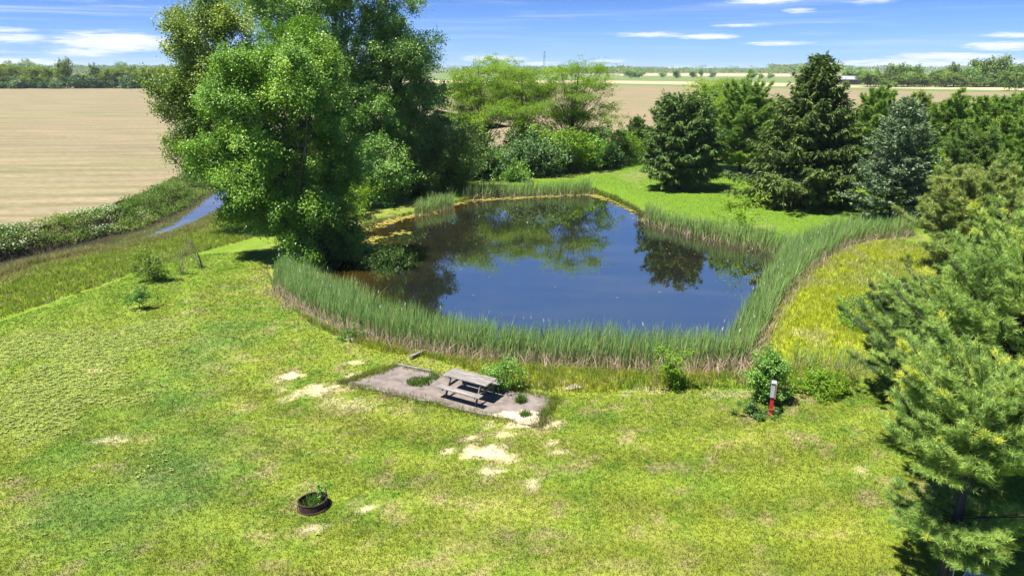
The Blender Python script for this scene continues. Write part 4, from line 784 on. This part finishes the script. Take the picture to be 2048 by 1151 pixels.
# ------------------------------------------------------------------ grass
def tufts(name, label, q, hmin, hmax, wd, lean, kb, tint=None, spread=.03, dark=1.0):
    """kb blades per tuft"""
    n = len(q); c = ground_col(q[:, 0], q[:, 1], True) * R.uniform(.84, 1.22, (n, 1)); gz = ground_h(q[:, 0], q[:, 1])
    if tint is not None: k = R.random((n, 1)) < tint[1]; c = np.where(k, np.array(tint[0]), c); c = c * np.where(R.random((n, 1)) < .09, np.array([.6, .72, .6]), 1)
    Bp = np.repeat(np.stack([q[:, 0], q[:, 1], gz - .01], 1), kb, 0); m_ = n * kb; Bp[:, :2] += R.normal(size=(m_, 2)) * spread
    cc = np.repeat(c, kb, 0) * R.uniform(.87, 1.14, (m_, 1)); Hh = R.uniform(hmin, hmax, m_)
    return tag(link(name, blades(name, Bp, Hh, R.normal(size=(m_, 2)) * lean, wd, cc * .9, M['grass'], cc * 1.1)), label, kind='stuff')
LAWNPX = [(-60, 1220), (2110, 1220), (2110, 700), (1720, 745), (1480, 770), (1100, 770), (850, 705), (690, 668), (560, 600), (530, 520), (590, 440), (560, 430), (520, 440), (400, 490), (280, 545), (0, 630), (-60, 650)]
lp = poly(LAWNPX)
def lawn_pts(n, y0, y1):
    pts = lp; lo = np.array([max(-34, pts[:, 0].min()), y0]); hi = np.array([min(26, pts[:, 0].max()), y1]); q = lo + (hi - lo) * R.random((n, 2))
    vis = np.abs(q[:, 0]) < q[:, 1] * .80 + 1.5; q = q[inside(q[:, 0], q[:, 1], pts) & vis]
    x, y = q.T; k = bare_mask(x, y) < R.uniform(.25, .9, len(q)); sl_ = sdf(x, y, np.array(SL)) > .02; ring = np.hypot(x - FR[0], y - FR[1]) > .42
    den_ = .30 + 1.1 * fbm(x * 1.3, y * 1.3, 55, 3)
    return q[k & sl_ & ring & (sdf(x, y, MEAD_L) > -.3) & (R.random(len(q)) < den_)]
tufts('lawn_grass', 'short patchy yellow green lawn in the foreground', lawn_pts(260000, 11, 24), .03, .085, .013, .028, 3, ((.24, .20, .09), .10))
tufts('lawn_grass', 'short lawn between the fire ring and the pond reeds', lawn_pts(150000, 24, 45), .03, .09, .022, .035, 3, ((.24, .20, .09), .08))
def rag(n, pts, keep=None):
    q = inpoly(pts, n); return q[keep(q)] if keep else q
nosl = lambda q: (sdf(q[:, 0], q[:, 1], np.array(SL)) > .05) & (sdf(q[:, 0], q[:, 1], POND) > -.2)
tufts('weedy_grass', 'tall weedy grass between the lawn and the near cattails', rag(int(area(WEED) * 130), WEED, nosl), .12, .42, .017, .09, 3, ((.26, .21, .10), .10), .05)
tufts('meadow_grass', 'tall yellow green meadow grass right of the cattails', rag(int(area(MEAD_R) * 85), MEAD_R), .12, .34, .020, .14, 3, ((.27, .22, .10), .12), .07)
tufts('meadow_grass', 'long seeding grass between the mown slope and the creek', rag(int(min(area(MEAD_L), 1500) * 42), MEAD_L, lambda q: (q[:, 1] < 95) & (np.abs(q[:, 0]) < q[:, 1] * .85 + 3) & (seg_dist(q[:, 0], q[:, 1], CREEK)[1] < 0) & (seg_dist(q[:, 0], q[:, 1], CREEK)[0] > .75 + 2.3 * sstep(q[:, 1], 42, 58))), .12, .36, .034, .15, 3, ((.27, .22, .10), .14), .08)
n = 16000; s = R.integers(0, len(CREEK) - 1, n); u = R.random((n, 1)); q = CREEK[s] * (1 - u) + CREEK[s + 1] * u - np.stack([-cd[s, 1], cd[s, 0]], 1) * (.55 + 1.9 * R.random((n, 1)) ** 1.4); q = q[(q[:, 1] < 52) & (q[:, 1] > 28)]
q2 = CREEK[s] * (1 - u) + CREEK[s + 1] * u - np.stack([-cd[s, 1], cd[s, 0]], 1) * (1.75 + 2.2 * R.random((n, 1))); q2 = q2[(q2[:, 1] >= 50) & (q2[:, 1] < 95)]
tufts('bank_grass', 'ragged green grass along the near edge of the creek by the big trees', q2, .15, .42, .04, .16, 3, ((.24, .21, .10), .2), .1)
tufts('bank_grass', 'long tan seeding grass on the near bank of the creek', q, .3, .68, .03, .2, 3, ((.30, .24, .12), .35), .08)
sh = poly([(545, 560), (700, 500), (730, 460), (830, 432), (930, 402), (1180, 388), (1225, 400), (1290, 436), (1300, 425), (1235, 390), (1190, 375), (930, 392), (820, 420), (715, 450)])
tufts('bank_grass', 'rough green grass along the far bank of the pond', rag(5200, sh, lambda q: sdf(q[:, 0], q[:, 1], POND) > -.1), .15, .45, .05, .12, 3, ((.22, .20, .07), .1), .08)
fl_ = smoothpoly(FARLAWN, 0); tufts('bank_grass', 'bright green grass under the right hand conifers', rag(42000, fl_, lambda q: (sdf(q[:, 0], q[:, 1], POND) > .1) & (q[:, 0] > -14) & (q[:, 0] < 48)), .03, .075, .03, .04, 3, ((.19, .20, .08), .10), .12)
# grass fringes and tufts on the slab
fr_ = []
for k in range(4):
    s = R.random((700, 1)); wv_ = .05 + .16 * fbm(s[:, :1] * 9 + k * 7, s[:, :1] * 0, 8, 3); fr_.append(SL[k] * (1 - s) + SL[(k + 1) % 4] * s + R.normal(size=(700, 2)) * wv_)
tufts('edge_grass', 'longer grass along the edges of the concrete pad', np.concatenate(fr_), .08, .2, .016, .06, 3)
for px, py, rx, ry, n, h in ((838, 765, 26, 9, 260, .16), (868, 755, 10, 7, 80, .14), (1042, 803, 10, 5, 110, .30), (1050, 830, 11, 5, 80, .16)):
    c, a_, b_ = ell(px, py, rx, ry); th = R.uniform(0, 6.28, n); rr = np.sqrt(R.random(n)); q = np.stack([c[0] + a_ * rr * np.cos(th), c[1] + b_ * rr * np.sin(th)], 1)
    Bp = np.stack([q[:, 0], q[:, 1], np.full(n, SLZ)], 1).repeat(3, 0); Bp[:, :2] += R.normal(size=(n * 3, 2)) * .03; cc = np.array([.075, .145, .014]) * R.uniform(.6, 1.5, (n * 3, 1))
    tag(link('grass_tuft', blades('grass_tuft', Bp, R.uniform(h * .5, h, n * 3), R.normal(size=(n * 3, 2)) * h * .35, .018, cc, M['grass'])), 'green grass tufts growing through cracks of the concrete pad', kind='stuff')
# pale broad leaved ground cover on the left slope
q = np.stack([R.uniform(-36, -8, 36000), R.uniform(17, 36, 36000)], 1); q = q[(cover_mask(q[:, 0], q[:, 1]) * (.35 + .9 * fbm(q[:, 0] * 1.7, q[:, 1] * 1.7, 47, 3)) > R.uniform(.2, 1.15, len(q))) & (sdf(q[:, 0], q[:, 1], MEAD_L) > 1)]
q2 = np.stack([R.uniform(-22, -4, 1500), R.uniform(14, 30, 1500)], 1); q2 = q2[fbm(q2[:, 0] * .8, q2[:, 1] * .8, 91, 3) > .62]; q = np.concatenate([q, q2])
n = len(q); kb = 5; Bp = np.repeat(np.stack([q[:, 0], q[:, 1], ground_h(q[:, 0], q[:, 1]) + R.uniform(.02, .06, n)], 1), kb, 0); m_ = n * kb; a_ = R.normal(size=m_) * .9 + .3
dd = np.stack([np.cos(a_), np.sin(a_), R.normal(size=m_) * .2], 1); dd[::2, :2] *= -1
tag(link('ground_cover', leaf_mesh('ground_cover', Bp, dd, nrm(np.array([-.2, -.1, 1.]) + rdir(m_) * .4), R.uniform(.06, .13, m_), R.uniform(.03, .06, m_), np.clip(R.normal(size=m_) * .2 + .6, 0, 1), foliage('cover_leaf', [(0, (.15, .21, .035)), (.5, (.22, .28, .06)), (1, (.33, .38, .12))], .35, .6, .2))), 'pale yellow green leafy ground cover on the left slope', kind='stuff')
# creek bank weeds with white umbels, and the dark roots below
n = 1500; s = R.integers(0, len(CREEK) - 1, n); u = R.random((n, 1)); base = CREEK[s] * (1 - u) + CREEK[s + 1] * u; nv = np.stack([-cd[s, 1], cd[s, 0]], 1); q = base + nv * (1.9 + 3.0 * R.random((n, 1)) ** 1.2); q = q[(q[:, 1] < 110)]; n = len(q)
hn = .22 + .62 * fbm(q[:, 0] * .35, q[:, 1] * .35, 71, 3); k = 46; gz = ground_h(q[:, 0], q[:, 1]); ci = np.repeat(np.arange(n), k); m_ = len(ci); hz = R.random(m_) ** .6 * hn[ci]
Bp = np.stack([q[ci, 0] + R.normal(size=m_) * .28, q[ci, 1] + R.normal(size=m_) * .28, gz[ci] + hz + .03], 1); vv = np.clip(.45 + (fbm(q[:, 0] * .5, q[:, 1] * .5, 81, 2)[ci] - .5) * 1.2 + R.normal(size=m_) * .15, 0, 1)
tag(link('bank_weeds', leaf_mesh('bank_weeds', Bp, rdir(m_) + np.array([0, 0, .3]), rdir(m_) + np.array([0, 0, 1.]), R.uniform(.1, .24, m_), R.uniform(.05, .09, m_), vv, foliage('weed_leaf', [(0, (.055, .115, .020)), (.5, (.125, .20, .036)), (1, (.27, .32, .10))], .35, .5, .25))), 'lush green weeds on the far bank of the creek', kind='stuff')
um = np.where(fbm(q[:, 0] * .22, q[:, 1] * .22, 95, 2) > .52)[0]; um = um[q[um, 1] < 72]; ui = np.repeat(um, 9); m_ = len(ui); Bp = np.stack([q[ui, 0] + R.normal(size=m_) * .3, q[ui, 1] + R.normal(size=m_) * .3, gz[ui] + hn[ui] * R.uniform(.8, 1.25, m_)], 1); a_ = R.uniform(0, 6.28, m_)
tag(link('white_flowers', leaf_mesh('white_flowers', Bp, np.stack([np.cos(a_), np.sin(a_), a_ * 0], 1), nrm(np.array([0, 0, 1.]) + rdir(m_) * .4), R.uniform(.08, .17, m_), R.uniform(.07, .13, m_), R.random(m_), M['flower'])), 'white flower heads among the weeds on the creek bank', kind='stuff')
n = 5200; s = R.integers(0, len(CREEK) - 1, n); u = R.random((n, 1)); base = CREEK[s] * (1 - u) + CREEK[s + 1] * u; nv = np.stack([-cd[s, 1], cd[s, 0]], 1); q = base + nv * R.uniform(1.0, 2.1, (n, 1)); q = q[q[:, 1] < 100]; n = len(q)
cc = np.array([.10, .088, .066]) * R.uniform(.35, 1.9, (n, 1)); tag(link('bank_roots', blades('bank_roots', np.stack([q[:, 0], q[:, 1], ground_h(q[:, 0], q[:, 1]) + .05], 1), R.uniform(-.1, .42, n), R.normal(size=(n, 2)) * .22 + np.array([.1, -.14]), .05, cc, M['grass'])), 'dark dead stalks and roots hanging down the creek bank', kind='stuff')

# ------------------------------------------------------------------ far trees
def proto(kind, n):
    """a tree 1 m high at the origin: (trunk mesh, crown mesh)"""
    if kind == 'flat': lobes = [(R.uniform(-.25, .25), R.uniform(-.25, .25), .38 + .55 * i / n, R.uniform(.25, .42) * (1 - .2 * i / n), R.uniform(.25, .4), .055) for i in range(n)]; lf, asp, mt = .060, .6, M['farlocust']
    elif kind == 'bush': lobes = [(R.uniform(-.4, .4), R.uniform(-.25, .25), R.uniform(.3, .6), R.uniform(.3, .5), R.uniform(.3, .45), R.uniform(.25, .36)) for i in range(n)]; lf, asp, mt = .11, .8, M['hedge']
    else: lobes = [(R.uniform(-.16, .16), R.uniform(-.16, .16), R.uniform(.36, .80), R.uniform(.16, .26), R.uniform(.16, .26), R.uniform(.12, .19)) for i in range(n)]; lf, asp, mt = .062, .8, M['far'] if kind == 'round' else M['deep']
    Pp, D, N, L, var, C, d = crown_leaves(lobes, 210 if kind != 'bush' else 90, 26, .085 if kind != 'bush' else .16, lf, .5 if kind == 'flat' else 1.0, .3, .6)
    Pp[:, 2] = np.maximum(Pp[:, 2], .02); tb_ = Tubes(); limbs(tb_, (0, 0, 0), C, (0, 0, .85), .022, 22, .03, (.1, .6), 4)
    return tb_.mesh('trunk', M['bark']), leaf_mesh('crown', Pp, D, N, L, L * asp, var, mt)
PR = {k: [proto(k, n) for _ in range(3)] for k, n in (('flat', 9), ('bush', 6), ('round', 13), ('dark', 12))}
def far_tree(kind, px, by, ty, wide, name, label, cat, group, Y=None, crown=None):
    q = G(px, by) if Y is None else P(px, by, Y)[:2]; Hh = P(px, ty, q[1])[2]; tm, cm = random.choice(PR[kind])
    o = empty(name, (q[0], q[1], 0), label, cat, group, R.uniform(0, 6.28)); o.scale = (Hh * wide, Hh * wide, Hh)
    link('trunk', tm, o); link('crown', cm, o); return o
ORD = ['first', 'second', 'third', 'fourth', 'fifth', 'sixth', 'seventh', 'eighth', 'ninth', 'tenth', 'eleventh', 'twelfth', 'thirteenth', 'fourteenth', 'fifteenth', 'sixteenth', 'seventeenth', 'eighteenth', 'nineteenth', 'twentieth', 'twenty-first', 'twenty-second', 'twenty-third', 'twenty-fourth', 'twenty-fifth', 'twenty-sixth']
hx = [(-40, 128, 1.1), (5, 127, 1.15), (28, 128, .95), (62, 131, 1.2), (85, 132, 1.1), (128, 142, .8), (136, 127, .75), (165, 146, .7), (186, 135, .8), (205, 144, .9), (222, 142, .7), (246, 131, .9), (272, 131, .9), (298, 134, .9), (318, 131, .9), (342, 136, 1)]
for i, (px, ty, wd) in enumerate(hx):
    far_tree('flat' if i not in (6, 8) else 'round', px, 176.5, ty, wd, 'hedgerow_tree', f'{["flat topped feathery", "narrow dark stemmed", "spreading pale green"][0 if wd > .95 else 1 if wd < .8 else 2]} hedgerow tree, {ORD[i]} from left beyond the bare field', 'tree', 'trees in the hedgerow beyond the left field')
for i, px in enumerate(range(-30, 360, 21)):
    far_tree('bush' , px + R.uniform(-4, 4), 177.0 + R.uniform(-.4, .2), 160 + R.uniform(-5, 4), 1.5, 'hedgerow_shrub', f'dark low shrub at the hedgerow foot, {ORD[i]} from the left', 'shrub', 'shrubs at the foot of the hedgerow')
for i, (px, ty, k) in enumerate([(20, 126, 'dark'), (55, 123, 'dark'), (72, 127, 'dark'), (242, 125, 'dark')]):
    far_tree(k, px, 152, ty, 1.0, 'field_tree', ['dark tree peeping over the hedgerow at the far left', 'tall dark tree standing above the hedgerow under the left cloud', 'lower dark tree right beside the tall one above the hedgerow', 'lone dark upright tree on the horizon left of the big trees'][i], 'tree', 'trees standing beyond the hedgerow')
# wood and hedge at the right
rx = [(1740, 142), (1757, 144), (1772, 141), (1792, 136), (1808, 143), (1826, 138), (1845, 145), (1862, 148), (1878, 140), (1892, 134), (1906, 138), (1922, 144), (1938, 137), (1953, 128), (1968, 131), (1985, 122), (2000, 126), (2014, 134), (2028, 137), (2044, 136), (2062, 138)]
for i, (px, ty) in enumerate(rx):
    far_tree('round' if i % 4 else 'dark', px, 173.5 - .4 * (i % 3), ty, 1.15, 'woodland_tree', f'{"dark" if i % 4 == 0 else "light green"} woodland tree, {ORD[i]} right of the barn', 'tree', 'trees of the wood right of the barn')
for i, px in enumerate(range(1736, 2060, 19)):
    far_tree('round', px + R.uniform(-5, 5), 174.5 + R.uniform(-.3, .3), 154 + R.uniform(-6, 5), 1.9, 'woodland_shrub', f'low bushy shrub, {ORD[i]} right of the barn along the straw strip', 'shrub', 'shrubs along the edge of the wood')
for i, (px, by, ty, wd) in enumerate([(2018, 182, 148, 1.3), (2050, 183, 140, 1.4)]):
    far_tree('round', px, by, ty, wd, 'field_tree', ['rounded tree standing forward of the wood near the right edge', 'bushy tree at the right edge forward of the wood'][i], 'tree')if False else far_tree('round', px, by, ty, wd, 'field_tree', ['rounded tree standing forward of the wood near the right edge', 'bushy tree at the right edge forward of the wood'][i], 'tree', None)
for i, (px, by, ty, wd, lab) in enumerate([(1692, 163, 137, 1.1, 'left one of two round dark trees behind the barn'), (1715, 163, 139, 1.2, 'right one of two round dark trees behind the barn'), (1262, 157, 140, 1.6, 'broad dark tree at the end of the crop field behind the feathery trees'), (1278, 157, 142, 1.3, 'smaller dark tree beside the broad one at the crop field end'),
        (1325, 156, 146, 1.5, 'low tree left of the wide one in the distant field row'), (1352, 156, 140, 1.2, 'wide dark tree in the middle of the distant field row'), (1385, 155, 142, 1.5, 'round tree in the distant field row above the pale strip'), (1401, 154, 138.5, .8, 'tall narrow tree standing above the distant field row'), (1425, 155, 142.5, 1.4, 'squat tree right of the tall narrow one in the distance'),
        (1505, 159, 144, 1.2, 'dark tree in the distant crop field left of its round neighbour'), (1521, 159, 148, 1.2, 'round low tree in the distant crop field behind the pine'), (1540, 158, 148, 1.4, 'pale low tree in the distant crop field next to the tall spruce'), (1052, 160, 134, 1.2, 'dark rounded tree showing behind the feathery trees, left of the mast')]):
    far_tree('dark', px, by, ty, wd, 'field_tree', lab, 'tree', 'scattered trees on the plain')
# far woods that read as one mass
Pp = []; 
for px0, px1, by, h0, h1, n in [(-300, 130, 150, 12, 17, 260), (60, 520, 147.5, 15, 22, 620), (400, 1000, 148, 12, 18, 300), (1000, 1260, 148, 12, 18, 260), (1190, 1700, 146, 10, 15, 500), (1180, 1330, 144.5, 14, 24, 220), (1540, 1690, 147.5, 16, 26, 220), (1650, 2300, 146, 14, 22, 400), (-300, 2300, 143, 16, 30, 900)]:
    for _ in range(n):
        px = R.uniform(px0, px1); q = G(px, by + R.uniform(-.6, .6)); hh = h0 + (h1 - h0) * float(vn(px * .05, by, 3)); k = 26
        pts = np.stack([q[0] + R.normal(size=k) * 7, q[1] + R.normal(size=k) * 7, hh * (.08 + .92 * R.random(k) ** .8)], 1); Pp.append(pts)
Pp = np.concatenate(Pp); n = len(Pp); tag(link('far_woods', leaf_mesh('far_woods', Pp, rdir(n), nrm(rdir(n) + np.array([0, -.4, .8])), R.uniform(2.2, 4.5, n), R.uniform(2, 3.4, n), R.random(n), M['far'])), 'distant woods along the horizon', kind='stuff')

# barn
bq = G(1678, 168.5); bn = empty('barn', (bq[0], bq[1], 0), 'dark barn with a pale metal roof in front of the far trees', 'barn', None, math.radians(-28))
Lb, Wb, hb, rb_ = 15.0, 9.5, 3.6, 5.9
V = np.array([(0, 0, 0), (Lb, 0, 0), (Lb, Wb, 0), (0, Wb, 0), (0, 0, hb), (Lb, 0, hb), (Lb, Wb, hb), (0, Wb, hb), (0, Wb / 2, rb_), (Lb, Wb / 2, rb_)], float)
me = bpy.data.meshes.new('wall'); me.from_pydata([tuple(v) for v in V], [], [(0, 1, 5, 4), (2, 3, 7, 6), (3, 0, 4, 8, 7), (1, 2, 6, 9, 5)]); me.materials.append(M['barnwall']); link('wall', me, bn)
b = Boxes(); sl_ = math.atan2(rb_ - hb, Wb / 2); hl_ = math.hypot(rb_ - hb, Wb / 2) + .5
for s in (0, 1): b.box((Lb / 2, Wb * (.23 if s == 0 else .77), (hb + rb_) / 2 + .12), (Lb + .8, hl_, .12), rx=sl_ if s == 0 else -sl_, bev=.01)
b.build('roof', M['barnroof'], bn)
b = Boxes(); b.box((Lb * .60, -.05, 1.5), (Lb * .68, .12, 3.0), bev=.01); b.build('door_opening', M['dark'], bn)
# lattice mast
mq = G(1088, 152); mh = P(1088, 103, mq[1])[2]; ms = empty('lattice_mast', (mq[0], mq[1], 0), 'thin grey lattice mast on the horizon above the feathery trees', 'mast')
tb_ = Tubes(); wd0 = 4.4; nse = 12
cor = lambda k, z: np.array([(1 if k in (0, 1) else -1) * wd0 / 2 * (1 - .72 * z / mh), (1 if k in (0, 3) else -1) * wd0 / 2 * (1 - .72 * z / mh), z])
for k in range(4): tb_.add([cor(k, 0), cor(k, mh * .5), cor(k, mh)], .22, 4)
link('legs', tb_.mesh('legs', M['steel']), ms); tb_ = Tubes()
for i_ in range(nse):
    for k in range(4): tb_.add([cor(k, mh * i_ / nse), cor((k + 1) % 4, mh * (i_ + 1) / nse)], .13, 3); tb_.add([cor((k + 1) % 4, mh * i_ / nse), cor(k, mh * (i_ + 1) / nse)], .13, 3)
link('bracing', tb_.mesh('bracing', M['steel']), ms)
for z, s in ((mh * .97, 1.0), (mh * .80, 1.25)):
    for k in range(3): b = Boxes(); b.box((s * 1.2 * math.cos(k * 2.1), s * 1.2 * math.sin(k * 2.1), z), (.7, .7, 3.2), bev=.02); b.build('antenna', M['steel'], ms)

# ------------------------------------------------------------------ haze
HAZE = 0.00008
if HAZE:
    m, t = mat_new('haze'); v = t.n('ShaderNodeVolumePrincipled'); v.inputs['Color'].default_value = (.80, .89, 1, 1); v.inputs['Density'].default_value = HAZE; v.inputs['Anisotropy'].default_value = .1
    t.l(v.outputs[0], t.n('ShaderNodeOutputMaterial').inputs['Volume'])
    b = Boxes(); top = 40; b.box((0, 3250, (top - 4) / 2), (13400, 6900, top + 4), bev=0); tag(b.build('haze', m), 'thin blue air haze over the plain', kind='stuff')
